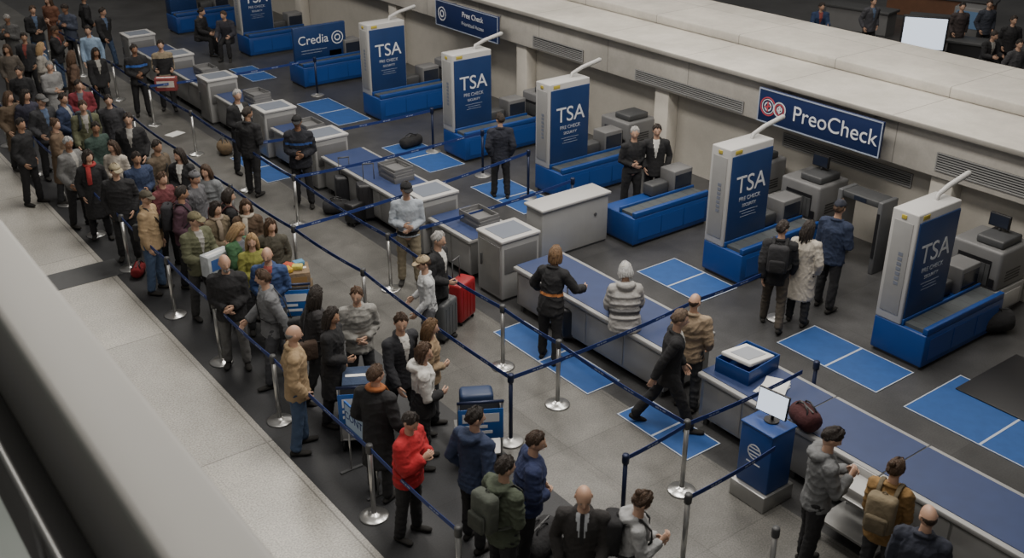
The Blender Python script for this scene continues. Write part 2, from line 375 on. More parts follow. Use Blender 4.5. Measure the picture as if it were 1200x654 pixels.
t=thing('metal_detector','dark grey walk-through detector frame by the wall right of the man in navy','detector',(14.7,9.62,0))
dg_=mat('detector_grey',(.10,.103,.108),.45,0,.1,6)
for s in (-1,1):
    M().box(-.22,.22,s*.4-.045,s*.4+.045,0,1.3,bev=.02).build('side_panel',dg_,t); M().box(-.235,-.222,s*.4-.025,s*.4+.025,.3,1.1).build('indicator_strip',BLACK,t)
M().box(-.2,.2,-.353,.353,1.18,1.29,bev=.015).build('header',DGREY,t); M().box(-.212,-.201,-.12,.12,1.2,1.27).build('display',SCREEND,t)
def chair(x,y,rz,label):
    t=thing('waiting_chair',label,'chair',(x,y,0),rz)
    M().box(-.22,.22,-.22,.22,.42,.47,bev=.015).build('seat',BLACK,t); M().box(-.22,.22,.18,.22,.5,.85,bev=.015).build('backrest',BLACK,t)
    for sx in (-1,1):
        for sy in (-1,1): M().cyl((sx*.19,sy*.19,0),(sx*.19,sy*.19,.42 if sy<0 else .6),.014,seg=8).build('leg',DGREY,t)
chair(14.9,8.3,R(-90),'black chair against the wall left of the right edge scanner'); chair(14.9,8.85,R(-90),'black chair against the wall next to the detector frame')
def vent(x,y0,y1,z0,z1,label):
    t=thing('wall_vent',label,'vent',(x,(y0+y1)/2,(z0+z1)/2)); b=(y1-y0)/2;h=(z1-z0)/2
    M().box(-.01,0,-b,b,-h,h).build('backing',BLACK,t)
    M().box(-.03,-.01,-b,b,h-.02,h).box(-.03,-.01,-b,b,-h,-h+.02).box(-.03,-.01,-b,-b+.02,-h+.02,h-.02).box(-.03,-.01,b-.02,b,-h+.02,h-.02).build('frame',GREY,t)
    m=M(); k=-h+.04
    while k<h-.04: m.box(-.028,-.011,-b+.02,b-.02,k,k+.016); k+=.04
    m.build('slats',GREY,t)
vent(15.198,12.9,15.9,1.78,2.0,'long louvred vent on the beam left of the big hanging sign'); vent(15.198,4.5,8.8,1.85,2.15,'long louvred vent on the beam at the right edge')
vent(15.198,17.6,19.4,1.78,2.05,'louvred vent on the beam right of the small hanging sign'); vent(15.598,9.4,12.2,1.25,1.5,'louvred vent on the wall under the big hanging sign')
# hanging signs
def hsign(y0,y1,z0,z1,label,big):
    yc=(y0+y1)/2; t=thing('hanging_sign',label,'sign',(14.85,yc,z0)); b=(y1-y0)/2;h=z1-z0
    M().box(-.03,.03,-b,b,0,h,bev=.008).build('panel',mat('sign_navy',(.010,.022,.085),.4,0,.1,2),t)
    m=M(); w=.022
    m.box(-.036,-.031,-b,b,0,w).box(-.036,-.031,-b,b,h-w,h).box(-.036,-.031,-b,-b+w,w,h-w).box(-.036,-.031,b-w,b,w,h-w); m.build('border',mat('sign_edge',(.35,.4,.5),.4),t)
    for s in (-1,1): M().box(.03,.36,s*b*.7-.02,s*b*.7+.02,h-.12,h-.07).build('bracket',GREY,t)
    rot=(R(90),0,R(-90)); er=mat('emblem_red',(.52,.07,.09),.5)
    if big:
        lettering('PreoCheck',.39,t,(-.036,-.36,h/2),rot)
        for k,(yy,rr_) in enumerate(((b-.23,.175),(b-.50,.14))):
            for f0,f1,mm in (((.88,1.0,er),(.70,.78,WHITE),(.34,.48,WHITE)) if k==0 else ((.84,1.0,WHITE),(.60,.74,er),(.28,.44,WHITE))):
                o=ring(rr_*f0,rr_*f1).build('emblem_ring',mm,t,(-.0325-.004*k,yy,h/2)); o.rotation_euler=rot
            o=M().box(-.014,.014,-.085,.085,0,.003).box(.014,.07,.0,.022,0,.003).box(-.07,-.014,-.022,0,0,.003).xf(Matrix.Scale(rr_/.16,4)).build('emblem_mark',er if k==0 else WHITE,t,(-.0375-.004*k,yy,h/2)); o.rotation_euler=rot
    else:
        lettering('Pree Check',.19,t,(-.036,-.3,h*.70),rot); lettering('Prioritized Access',.13,t,(-.036,-.3,h*.36),rot,mat('soft_print',(.45,.48,.54),.5))
        for a_,b_ in ((.15,.175),(.06,.09)):
            o=ring(a_,b_).build('emblem',WHITE,t,(-.033,b-.3,h/2)); o.rotation_euler=rot
hsign(9.62,12.25,1.88,2.5,'big navy hanging sign reading PreoCheck with two round emblems',True)
hsign(20.3,23.0,1.72,2.36,'navy hanging sign with white lettering near the top edge',False)
# ---------------------------------------------------------------- podium with monitor
t=thing('podium','slim blue podium with white globe emblem at the belt end','podium',(8.4,6.3,0))
M().box(-.26,.26,-.26,.26,0,.22,bev=.015).build('steel_plinth',STEEL,t)
M().box(-.2,.2,-.23,.23,.22,1.0,bev=.015).build('body',BLUE,t); M().box(-.21,.21,-.24,.24,1.0,1.03,bev=.01).build('top',BLUE,t)
m=ring(.085,.10); m.box(-.095,.095,-.008,.008,0,.004).box(-.08,.08,.04,.055,0,.004).box(-.08,.08,-.055,-.04,0,.004)
o=m.build('globe_emblem',WHITE,t,(-.202,0,.70)); o.rotation_euler=(R(90),0,R(-90))
M().box(-.1,.1,-.16,-.145,0,.004).build('emblem_line',WHITE,t,(-.202,0,.70)).rotation_euler=(R(90),0,R(-90))
t=thing('monitor','monitor with lit pale blue screen standing on the blue podium','monitor',(8.4,6.3,1.031),R(8))
M().cyl((.05,0,0),(.05,0,.015),.09).build('foot',BLACK,t); M().cyl((.06,0,.01),(.06,0,.16),.018).build('stem',BLACK,t)
TM=Matrix.Translation((.02,0,.24))@Matrix.Rotation(R(8),4,'Y')
M().box(0,.03,-.2,.2,-.15,.15,bev=.01,mtx=TM).build('casing',BLACK,t); M().box(-.005,-.001,-.185,.185,-.135,.135,mtx=TM).build('screen',SCREEN,t)
def tray(loc,rz,w,d,h,m,label,cat='tray',group=None):
    t=M().box(-w/2,w/2,-d/2,d/2,0,.012)
    for q in ((-w/2,-w/2+.015,-d/2,d/2),(w/2-.015,w/2,-d/2,d/2),(-w/2+.015,w/2-.015,-d/2,-d/2+.015),(-w/2+.015,w/2-.015,d/2-.015,d/2)): t.box(*q,.012,h,bev=.004)
    return tag(t.build('tray',m,None,loc,rz),label,cat,group)
tray((9.42,7.52,.775),.1,.66,.52,.2,BLUE,'blue plastic tray holding a tilted white document case on the table')
o=tag(M().box(-.28,.28,-.22,.22,0,.05,bev=.01).box(-.2,.2,-.14,.14,.05,.056,1).build('document_case',[PAPER,mat('grey_print2',(.3,.32,.36),.6)],None,(9.41,7.52,.965)),'white document case lying tilted on the blue tray','case'); o.rotation_euler=(0,R(10),.12)
for k in range(3): tag(M().box(-.2,.2,-.15,.15,0,.01).build('paper_stack',PAPER,None,(9.3+.03*k,7.0,.776+.0105*k),.2+.15*k),('bottom','middle','top')[k]+' sheet stack of the white papers right of the blue tray','paper')
for (y,n,w_) in ((13.5,3,'table between the two nearest cabinets'),(16.2,4,'long table behind the officer'),(19.7,3,'table behind man in black cap'),(22.3,4,'table behind the dark pair'),(25.3,3,'second farthest table')):
    for k in range(n): tray((9.45+.01*(k%2),y+.012*k,.775+.052*k),.05*(k%2),.42,.58,.1,MGREY,'grey bin, %s from below, stack on %s'%(ordn[k],w_),'tray','stacked grey bins')
t=thing('steel_cart','small steel cart with bin between the man in grey hoodie and the table','cart',(8.55,5.05,0))
M().box(-.26,.26,-.4,.4,.7,.74,bev=.01).build('top',STEEL,t); M().box(-.24,.24,-.38,.38,.25,.28).build('shelf',STEEL,t)
for sx in (-1,1):
    for sy in (-1,1): M().cyl((sx*.22,sy*.35,.04),(sx*.22,sy*.35,.7),.016,seg=8).build('leg',CHROME,t); M().sph((sx*.22,sy*.35,.035),.035).build('wheel',BLACK,t)
tray((8.55,5.1,.741),0,.42,.55,.11,LGREY,'pale grey plastic bin on the small steel cart')
# ---------------------------------------------------------------- bags
def suitcase(px,py,rz,c,label,w=.42,d=.25,h=.62,z=0,handle=True,at=None):
    p=at or G(px,py); t=thing('suitcase',label,'suitcase',(p[0],p[1],z),rz)
    sm=c if not isinstance(c,tuple) else mat('luggage_%d_%d_%d'%tuple(int(x*1000) for x in c),c,.45,0,.15,6)
    M().box(-w/2,w/2,-d/2,d/2,.06,h,bev=.05,seg=3).build('shell',sm,t)
    m=M()
    for k in range(4): x=-w/2+.08+k*(w-.16)/3; m.box(x-.01,x+.01,-d/2-.006,-d/2+.001,.12,h-.08)
    m.build('rib',sm,t)
    for sx in (-1,1):
        for sy in (-1,1): M().cyl((sx*(w/2-.06)-.012,sy*(d/2-.05),.03),(sx*(w/2-.06)+.012,sy*(d/2-.05),.03),.03,seg=10).build('wheel',BLACK,t)
    if handle:
        M().cyl((-.1,d/2-.06,h-.02),(-.1,d/2-.06,h+.33),.009,seg=8).cyl((.1,d/2-.06,h-.02),(.1,d/2-.06,h+.33),.009,seg=8).cyl((-.11,d/2-.06,h+.33),(.11,d/2-.06,h+.33),.014,seg=8).build('handle',DGREY,t)
def duffel(px,py,rz,c,label,L=.5,r=.15,z=0):
    p=G(px,py,z); t=thing('duffel_bag',label,'bag',(p[0],p[1],z),rz); cm=cloth(c)
    M().tube([(-L/2,0,r*.9),(-L/4,0,r*.95),(L/4,0,r*.95),(L/2,0,r*.9)],[(r*.85,r*.8),(r,r*.93),(r,r*.93),(r*.85,r*.8)],xa=(0,1,0),seg=14,cap=.3).build('body',cm,t)
    for s in (-1,1): M().tube([(-.13,s*.07,r*1.5),(-.1,s*.05,r*1.95),(0,s*.04,r*2.2),(.1,s*.05,r*1.95),(.13,s*.07,r*1.5)],[.011]*5,xa=(0,1,0),seg=6).build('handle',BLACK,t)
    M().box(-L*.42,L*.42,-.008,.008,r*1.84,r*1.9).build('zip',DGREY,t)
suitcase(541,375,R(25),RED,'red hard shell suitcase beside the man in black suit',.46,.28,.7)
suitcase(521,396,R(25),(.085,.09,.095),'dark grey suitcase left of the red suitcase',.42,.26,.66)
suitcase(436,257,R(-20),(.02,.02,.023),'large black suitcase on the walkway, biggest of the black group',.5,.3,.75)
suitcase(407,240,R(-20),(.025,.026,.03),'black suitcase on the walkway left of the biggest black one',.42,.28,.62)
suitcase(418,262,R(15),(.014,.014,.016),'low black suitcase in front of the biggest black one',.40,.26,.45,0,False)
suitcase(377,216,R(10),(.022,.022,.026),'black suitcase beside the man in black cap',.42,.26,.6)
duffel(395,250,R(-30),(.016,.016,.018),'black soft bag on the floor left of the black suitcases',.46,.15)
suitcase(670,395,R(40),(.015,.016,.02),'black suitcase behind the legs of the woman with orange stripe',.4,.25,.55)
suitcase(176,232,R(15),(.03,.09,.2),'blue suitcase among the queue near the capped man in black',.38,.24,.55)
suitcase(30,178,R(15),(.02,.05,.12),'navy suitcase at the left edge beside the far queue',.38,.24,.55)
duffel(163,322,R(60),(.22,.015,.02),'small red bag on the floor beside the belt',.34,.11)
duffel(630,648,R(20),(.018,.018,.02),'black duffel bag on the floor by the green jacket person',.55,.19)
duffel(264,180,R(80),(.16,.11,.06),'brown bag on the floor left of the pair in dark clothes',.36,.16)
duffel(482,172,R(10),(.015,.015,.017),'black bag lying on the far lane behind the counter',.5,.14)
duffel(1158,388,R(-30),(.012,.012,.014),'black bag slumped at the end of the nearest tower console',.6,.2)
duffel(942,500,R(70),(.05,.01,.012),'dark red bag on the table behind the podium monitor',.34,.15,.775)
# luggage trolleys
def trolley(px,py,rz,label):
    p=G(px,py); t=thing('luggage_trolley',label,'trolley',(p.x,p.y,0),rz)
    M().box(-.28,.28,-.4,.4,.17,.2,bev=.01).build('deck',STEEL,t)
    m=M()
    for s in (-1,1): m.tube([(s*.26,-.4,.2),(s*.26,-.42,.6),(s*.26,-.48,1.0)],[.016]*3,(0,1,0),8)
    m.build('upright',CHROME,t); M().cyl((-.28,-.48,1.0),(.28,-.48,1.0),.02).build('handle_bar',NAVYM,t)
    m=M().box(-.26,.26,-.42,-.22,.72,.735)
    for q in ((-.26,-.25,-.42,-.22),(.25,.26,-.42,-.22),(-.25,.25,-.23,-.22)): m.box(*q,.735,.83)
    m.build('basket',DGREY,t); M().box(-.27,.27,-.512,-.50,.50,.92,bev=.004).build('placard',mat('bright_blue_panel',(.015,.10,.36),.4),t)
    m=M().box(-.22,.22,-.5155,-.5125,.74,.86).box(-.22,.08,-.5155,-.5125,.66,.70).box(-.22,.14,-.5155,-.5125,.58,.62); m.build('placard_print',WHITE,t)
    for sx in (-1,1):
        for sy in (-1,1): M().cyl((sx*.24-.02,sy*.32,.08),(sx*.24+.02,sy*.32,.08),.08,seg=12).build('wheel',BLACK,t)
def on_trolley(px,py,rz,dx,dy):
    p=G(px,py); v=Matrix.Rotation(rz,3,'Z')@Vector((dx,dy,0)); return (p.x+v.x,p.y+v.y,0)
def carton(loc,rz,w,d,h,c,label,c2=(.5,.55,.6)):
    t=thing('carton',label,'box',loc,rz); pm=mat('print_%d_%d'%(int(c2[0]*999),int(c2[2]*999)),c2,.6)
    M().box(-w/2,w/2,-d/2,d/2,0,h,bev=.006).build('body',cloth(c),t)
    m=M()
    for s in (-1,1):
        m.box(-w/2+.05,w/2-.05,s*(d/2+.002)-.0012,s*(d/2+.002)+.0012,h*.3,h-.06)
        if d>.25: m.box(s*(w/2+.002)-.0012,s*(w/2+.002)+.0012,-d/2+.05,d/2-.05,h*.3,h-.06)
    m.build('print',pm,t)
    M().box(-w/2+.04,w/2-.04,-.03,.03,h,h+.002).build('tape',PAPER,t)
def cz(px,py,z,h): p=G(px,py,z+h/2); return (p.x,p.y,z)
TQ=(350,386,R(-30))
trolley(*TQ,'steel luggage trolley with brown boxes in the queue near the grey jacket man')
a=on_trolley(*TQ,0,.1); carton((a[0],a[1],.201),R(-30),.50,.48,.50,(.12,.085,.05),'lower brown box standing on the trolley near the grey jacket man',(.20,.13,.06))
carton((a[0],a[1],.705),R(-22),.46,.40,.28,(.20,.14,.085),'upper brown box standing on the trolley near the grey jacket man',(.30,.18,.07))
for k,(c,n) in enumerate((((.5,.3,.03),'orange'),((.45,.08,.04),'red'),((.5,.45,.1),'yellow'),((.1,.25,.4),'blue'))):
    tag(M().box(-.06,.06,-.08,.08,0,.07,bev=.015).build('snack_packet',cloth(c),None,(a[0]-.12+.08*k,a[1]+.12*(k%2)-.06,.988),.5*k),n+' packet lying on the brown trolley boxes','packet')
TQ=(427,508,R(-30))
trolley(*TQ,'steel luggage trolley with blue front panel behind the bald tan jacket person')
a=on_trolley(*TQ,0,.1); carton((a[0],a[1],.201),R(-30),.46,.44,.62,(.03,.05,.10),'dark box with pale print standing on the trolley behind the tan jacket person',(.30,.36,.46))
TQ=(560,526,R(-30))
trolley(*TQ,'steel luggage trolley with dark blue suitcase right of the woman in white and black')
a=on_trolley(*TQ,0,.12); suitcase(0,0,R(-30),(.02,.04,.10),'dark blue suitcase standing on the trolley right of the woman in white and black',.42,.26,.6,.201,False,a)
carton(cz(195,98,.75,.3),R(-30),.5,.25,.3,(.2,.04,.04),'dark red box held by the officer in tan shirt',(.5,.45,.4))
p=G(426,545); t=thing('sign_board','small blue and white sign board standing at the queue belt','sign',(4.78,p.y-.32,0))
M().box(-.012,.012,-.37,.37,.60,.98,bev=.004).build('board',mat('bright_blue_panel',(.015,.10,.36),.4),t); M().box(-.015,-.0125,-.345,.345,.66,.955).build('face',PBLUE,t)
lettering('CONTACT',.145,t,(-.016,0,.81),(R(90),0,R(-90)),NAVY)
for s in (-1,1): M().cyl((0,s*.32,.02),(0,s*.32,.60),.012,seg=8).build('leg',CHROME,t); M().box(-.15,.15,s*.32-.02,s*.32+.02,0,.02).build('foot',DGREY,t)
for k,(x,y) in enumerate(((205,157),(160,96))):
    p=G(x,y); tag(M().box(-.2,.2,-.14,.14,.001,.004).build('paper_sheet',PAPER,None,p,.4+k),'white paper sheet lying on the floor '+('left of the first pair in dark clothes','near the officer in tan shirt')[k],'paper')
# ---------------------------------------------------------------- area beyond the roof
p=G(1075,84); t=thing('display_kiosk','bright white screen kiosk in the hall beyond the roof','screen',(p.x,p.y,0),R(35))
M().box(-.3,.3,-.5,.5,0,.06,bev=.02).build('foot',DGREY,t); M().box(-.08,.08,-.2,.2,.06,.6,bev=.02).build('stand',MGREY,t); M().box(-.06,.06,-.60,.60,.6,1.55,bev=.02).build('casing',BLACK,t); M().box(-.066,-.061,-.55,.55,.66,1.50).build('screen',SCREEN,t)
def desk(px,py,rz,L,label,c=BLACK):
    p=G(px,py); t=thing('counter_desk',label,'desk',(p.x,p.y,0),rz)
    M().box(-.4,.4,-L/2,L/2,.7,.78,bev=.01).build('top',DGREY,t)
    M().box(-.33,-.29,-L/2+.05,L/2-.05,.05,.7).build('front_panel',c,t)
    for s in (-1,1): M().box(-.28,.35,s*(L/2-.1)-.03,s*(L/2-.1)+.03,0,.7).build('side_panel',c,t)
desk(1172,84,R(20),3.0,'dark counter desk at the top right corner'); desk(1100,22,R(20),3.5,'brown counter desk behind the bright screen',mat('wood_brown',(.14,.065,.035),.5,0,.3,4))
desk(1085,48,R(30),1.2,'dark pedestal desk behind the bright screen kiosk'); desk(1006,36,R(10),2.2,'grey desk beyond the roof left of the bright screen',MGREY)
p=G(1130,58); t=thing('equipment_rack','grey equipment cabinet beyond the roof right of the bright screen','cabinet',(p.x,p.y,0),R(15))
M().box(-.35,.35,-.4,.4,.05,1.3,bev=.02).build('body',MGREY,t); M().box(-.36,-.351,-.33,.33,.7,1.2).build('screen',mat('dim_screen',(.06,.10,.16),.2,emis=.5),t); M().box(-.3,.3,-.35,.35,0,.05).build('plinth',BLACK,t)

# ================================================================ people
def smooth(a,b,x): t=np.clip((x-a)/(b-a),0,1); return t*t*(3-2*t)
NR,NS=22,34
def head_grid():
    t=np.linspace(-PI,PI,NS,endpoint=False); az=t-.45*np.sin(t); th=np.linspace(0.0,PI,NR)
    AZ,THh=np.meshgrid(az,th); return AZ,THh
AZ,THE=head_grid()
HF=[]
for i in range(NR-1):
    for j in range(NS):
        HF.append((i*NS+j,i*NS+(j+1)%NS,(i+1)*NS+(j+1)%NS,(i+1)*NS+j))
def head_base():
    nx=np.sin(AZ)*np.sin(THE); ny=np.cos(AZ)*np.sin(THE); nz=np.cos(THE)
    x=.075*nx;y=.097*ny;z=.118*nz
    k=np.clip(-nz-.1,0,1)
    x=x*(1-.36*k**1.2); y=np.where(ny>0,y*(1-.10*k),y*(1-.5*k)*1.04)
    return nx,ny,nz,x,y,z
def head_geo(w=1.0):
    nx,ny,nz,x,y,z=head_base(); f=(ny>0)
    g=lambda cx,cz,sx,sz:np.exp(-((np.abs(x)-cx)/sx)**2-((z-cz)/sz)**2)
    d=.026*g(0,-.022,.012,.020)+.012*g(0,.0,.010,.02)-.006*g(.031,.006,.015,.012)+.003*g(.026,.03,.022,.009)+.006*g(0,-.062,.02,.011)+.008*g(0,-.1,.02,.018)-.004*g(0,-.047,.02,.005)+.004*g(.045,-.025,.02,.02)
    y=y+np.where(f,d,0)
    return np.stack([x*w,y,z],-1).reshape(-1,3)
HG=head_geo()
def hair_geo(style,th,seed):
    nx,ny,nz,x,y,z=head_base(); a=np.abs(np.degrees(AZ))
    long_=style in('long','bob','pony','bun')
    hl=np.interp(a,[0,30,55,74,90,102,125,180],[.60,.55,.36,-.30 if long_ else .0,-.30 if long_ else -.12,-.4 if long_ else .0,-.5,-.64])
    hl=hl+.07*np.sin(AZ*5+seed)*(a<60)+.03*np.sin(AZ*17+seed)
    m=nz-hl
    if style=='bald':
        m=np.minimum(nz-np.interp(a,[0,95,130,180],[.3,.05,-.4,-.6]),.26-nz); m=np.where(a<92,-.3,m)
    if style in('cap','beanie'): m=nz-np.interp(a,[0,90,180],[.42,.25,.12])
    hatlike=style in('cap','beanie')
    w=smooth(0,.14,m) if hatlike else smooth(-.03,.30 if style!='bald' else .2,m)
    nse=.5*np.sin(AZ*7+nz*5+seed)+.5*np.sin(AZ*13-nz*11+seed*2.3)+.7*np.sin(AZ*19+nz*4+seed*1.7)*np.sin(nz*9+seed)
    if hatlike or style=='bald': nse=nse*.2
    edge=-.014 if hatlike else -.006
    off=edge*(1-w)+th*w+w*.011*nse
    top=1+.25*smooth(.3,1,nz)*(0 if hatlike or style=='bald' else 1)
    return np.stack([x+nx*off,y+ny*off,z+nz*off*top],-1).reshape(-1,3)
eye_me=M().sph((0,0,0),(.0095,.005,.0048),10,6).sph((0,.003,0),(.0045,.0035,.0044),8,6,1).mesh('eye',[mat('eye_white',(.45,.42,.39),.3),mat('eye_dark',(.03,.022,.018),.25)])
mouth_me=M().sph((0,0,0),(.019,.005,.0045),10,6).mesh('mouth',mat('lips',(.30,.14,.11),.5))
brow_me=M().sph((0,0,0),(.013,.003,.0022),8,4).mesh('eyebrow',mat('brow',(.12,.08,.05),.7))
POSES={
 'stand':dict(L=(-4,8,14,0),R=(4,8,18,0),lean=1,legs=((3,4),(-3,3))),
 'weight':dict(L=(8,10,34,10),R=(-8,14,60,20),lean=3,legs=((12,16),(-4,2))),
 'step':dict(L=(-14,8,18,2),R=(16,8,24,6),lean=4,legs=((14,8),(-12,10))),
 'front':dict(L=(-2,10,80,46),R=(4,10,74,46),lean=2,legs=((3,4),(-3,3))),
 'phone':dict(L=(14,8,108,32),R=(18,8,114,30),lean=4,legs=((2,3),(-4,3)),hp=30),
 'pocket':dict(L=(-16,16,48,12),R=(-14,16,46,12),lean=1,legs=((4,4),(-4,4))),
 'walk':dict(L=(24,8,26,4),R=(-24,8,14,0),lean=6,legs=((-20,14),(24,6))),
 'carry':dict(L=(18,8,74,6),R=(18,8,74,6),lean=2,legs=((4,4),(-4,4))),
 'out':dict(L=(24,36,44,0),R=(30,34,48,0),lean=10,legs=((4,5),(-5,4))),
 'sit':dict(L=(24,10,66,14),R=(26,10,62,14),lean=12,legs=((84,84),(80,82))),
 'table':dict(L=(30,10,60,20),R=(32,10,56,20),lean=16,legs=((87,4),(86,8)),hp=30),
 'bag':dict(L=(0,10,10,0),R=(2,10,76,36),lean=2,legs=((5,5),(-5,4))),
}
TOPS={'shirt':(.016,-.06,'shirt'),'sweater':(.023,-.10,'sweater'),'jacket':(.032,-.14,'jacket'),'puffer':(.046,-.12,'puffer_jacket'),'suit':(.024,-.18,'suit_jacket'),'coat':(.034,-.46,'coat')}
jobs=[]
def temp(mb,vox):
    me=bpy.data.meshes.new('tmp'); me.from_pydata(mb.v,[],mb.f); o=bpy.data.objects.new('tmp',me); COL.objects.link(o)
    r=o.modifiers.new('r','REMESH'); r.mode='VOXEL'; r.voxel_size=vox
    s=o.modifiers.new('s','SMOOTH'); s.factor=.5; s.iterations=2
    return o
def person(hx,hy,h,d,pose,top,tc,bc,hair,hc,label,sk=1,sex='m',w=1.0,shirt=None,tie=None,band=None,hood=False,hyaw=None,hp=None,shoe=(.015,.014,.013),beard=False,cap=None,grip=None,lean=None,group=None,scarf=None,seat=None):
    rj=random.Random(int(hx*7+hy*13))
    if pose=='stand' and rj.random()<.6: pose=('weight','step')[rj.randrange(2)]
    s=h/1.75; po=dict(POSES[pose]); f=(sex=='f'); lean_=R(po['lean'] if lean is None else lean); hp=R((po.get('hp',10)) if hp is None else hp)
    if hyaw is None: hyaw=rj.uniform(-32,32)
    for kk in 'LR':
        a_=po[kk]; po[kk]=(a_[0]+rj.uniform(-8,8),a_[1]+rj.uniform(-3,3),a_[2]+rj.uniform(-12,12),a_[3]+rj.uniform(-6,6))
    sh=.158 if f else .182; wa=.115*w if f else .138*w; hi=.158*w if f else .150*w; ch=.142*w if f else .168*w
    def dr(p,o,sx): p=R(p);o=R(o); return Vector((sx*sin(o),cos(o)*sin(p),-cos(o)*cos(p)))
    legs=[]; mz=9
    for sx,(pt,kn) in zip((-1,1),po['legs']):
        hpj=Vector((sx*.088,0,-.02)); kne=hpj+dr(pt,4,sx)*.425; ank=kne+dr(pt-kn,2,sx)*.41; legs.append((sx,hpj,kne,ank,pt,kn)); mz=min(mz,ank.z)
    pz=.085-mz if seat is None else seat/s+.125; PV=Vector((0,0,pz))
    cl,sl=cos(lean_),sin(lean_)
    def T(p):
        x,y,z=p; return Vector((x,y*cl+z*sl,-y*sl+z*cl))+PV if z>0 else Vector((x,y,z))+PV
    Trot=lambda v:Vector((v.x,v.y*cl+v.z*sl,-v.y*sl+v.z*cl))
    HC=T((0,.018,.70))
    torso=[(-.07,hi,.115),(.05,hi*.97,.108),(.16,wa,.095*w),(.29,ch*.95,.108*w),(.39,ch,.112*w),(.455,ch*.76,.080),(.515,.066,.060),(.57,.054,.056),(.635,.05,.055)]
    if f: torso[4]=(.385,ch,.118*w)
    X=(1,0,0); body=M()
    body.tube([T((0,.004,z)) for z,a,b in torso],[(a,b) for z,a,b in torso],X,14)
    arms=[]
    for sx,k in ((-1,'L'),(1,'R')):
        p,o,be,inw=po[k]
        S=T((sx*sh,-.004,.455)); ua=dr(p,o,sx); fa=dr(p+be,-inw,sx)
        ua=Trot(ua) if po['lean']<20 else ua; fa=Trot(fa) if po['lean']<20 else fa
        E=S+ua*.295; W=E+fa*.25; arms.append((sx,S,E,W,fa))
        ins=T((sx*sh*.55,0,.445)); ax=Vector((0,1,0)) if abs(ua.x)>.5 else Vector((1,0,0))
        body.tube([ins,S-ua*-.012,S+ua*.1,E,E+fa*.08,W],[.040,.042,.042,.036,.038,.026],ax,10)
    for sx,hj,kn,an,pt,kk in legs:
        body.tube([hj+PV+Vector((0,0,.02)),hj+PV+(kn-hj)*.35,kn+PV,kn+PV+(an-kn)*.3,an+PV],[.082,.078,.052,.054,.034],X,10)
    ex=M()
    for sx,S,E,W,fa in arms:
        med=Vector((-sx,0,0)); nrm=(med-fa*med.dot(fa))
        if nrm.length<.2: nrm=Vector((0,0,-1))-fa*(-fa.z)
        nrm.normalize(); wd=nrm.cross(fa)*(-sx)
        if wd.y+wd.z*.6<0: wd=-wd
        wd.normalize()
        ex.tube([W-fa*.03,W+fa*.015,W+fa*.05,W+fa*.088],[(.026,.022),(.030,.018),(.040,.016),(.040,.013)],wd,8)
        g=(grip or (55 if pose in('phone','carry','bag') else 30))
        for q,(off,L) in enumerate(((.030,.9),(.0105,1.0),(-.0095,.95),(-.029,.75))):
            b=W+fa*(.085-.004*abs(q-1))+wd*off; pts=[b-fa*.02]; ang=R(g*.4); cur=b; pts.append(b)
            for j,l in enumerate((.040,.026,.020)):
                dd=fa*cos(ang)+nrm*sin(ang); cur=cur+dd*l*L; pts.append(cur); ang+=R(g*(.7 if j==0 else .6))
            ex.tube(pts,[.0095,.0095,.0088,.008,.0068],wd,6)
        b=W+fa*.025+wd*.026; t1=b+(fa*.6+wd*.75+nrm*.25).normalized()*.036; t2=t1+(fa*.85+wd*.35+nrm*.35).normalized()*.03; t3=t2+(fa*.9+nrm*.45).normalized()*.022
        ex.tube([b-fa*.012,t1,t2,t3],[.014,.0115,.0095,.0075],nrm,6)
    HM=Matrix.Translation(HC)@Matrix.Rotation(R(-hyaw),4,'Z')@Matrix.Rotation(-hp-lean_*.35,4,'X')
    hs=.97 if f else 1.0
    HM=HM@Matrix.Scale(hs,4)
    ex.add([HM@Vector(v) for v in HG],HF,0,True)
    for sx in (-1,1):
        EM=HM@Matrix.Translation((sx*.077,-.008,-.002))@Matrix.Rotation(R(sx*-18),4,'Z')
        ex.sph((0,0,0),(.009,.019,.031),8,6,0,EM)
    hm=Vector((HC.x,HC.y,0))*s
    P=G(hx,hy,HC.z*s); rz=R(-d); ro=Matrix.Rotation(rz,3,'Z')@hm
    loc=(P.x-ro.x,P.y-ro.y,0)
    near=loc[1]<18
    root=thing('person',label,'person',loc,rz,group)
    vb=.016 if near else .02
    jobs.append((temp(body,vb),'body',[SKINS[sk]],root,ex,None,s,0))
    tr=M(); o=.018
    tr.tube([T((0,.004,.11)),PV+Vector((0,.002,.03)),PV+Vector((0,0,-.06))],[(wa+.02,.108),(hi+.012,.122),(hi+.004,.118)],X,14)
    for sx,hj,kn,an,pt,kk in legs:
        tr.tube([hj+PV+Vector((0,0,.0)),hj+PV+(kn-hj)*.3,hj+PV+(kn-hj)*.65,kn+PV,kn+PV+(an-kn)*.35,an+PV+(kn-an)*.04],[(.098,.102),(.096,.098),(.083,.086),(.069,.071),(.068,.07),(.06,.066)],X,12)
    jobs.append((temp(tr,.016 if near else .022),'trousers',[cloth(bc)],root,None,None,s,.010))
    o,hem,nm=TOPS[top]; tp=M()
    rings=[]
    if hem<-.3: rings+=[(hem,hi+.060,.19),(hem*.55,hi+.048,.165)]
    else: rings+=[(hem,hi+o+.012,.118+o+.01)]
    rings+=[(.0,hi+o,.116+o),(.07,hi*.95+o,.108+o),(.17,wa+o+.012,.098*w+o+.004),(.29,ch*.96+o,.11*w+o),(.39,ch+o,.114*w+o),(.46,ch*.84+o,.092+o*.8),(.515,.082+o*.6,.072+o*.6)]
    tp.tube([T((0,.004,z)) for z,a,b in rings],[(a,b) for z,a,b in rings],X,16,cap=.25)
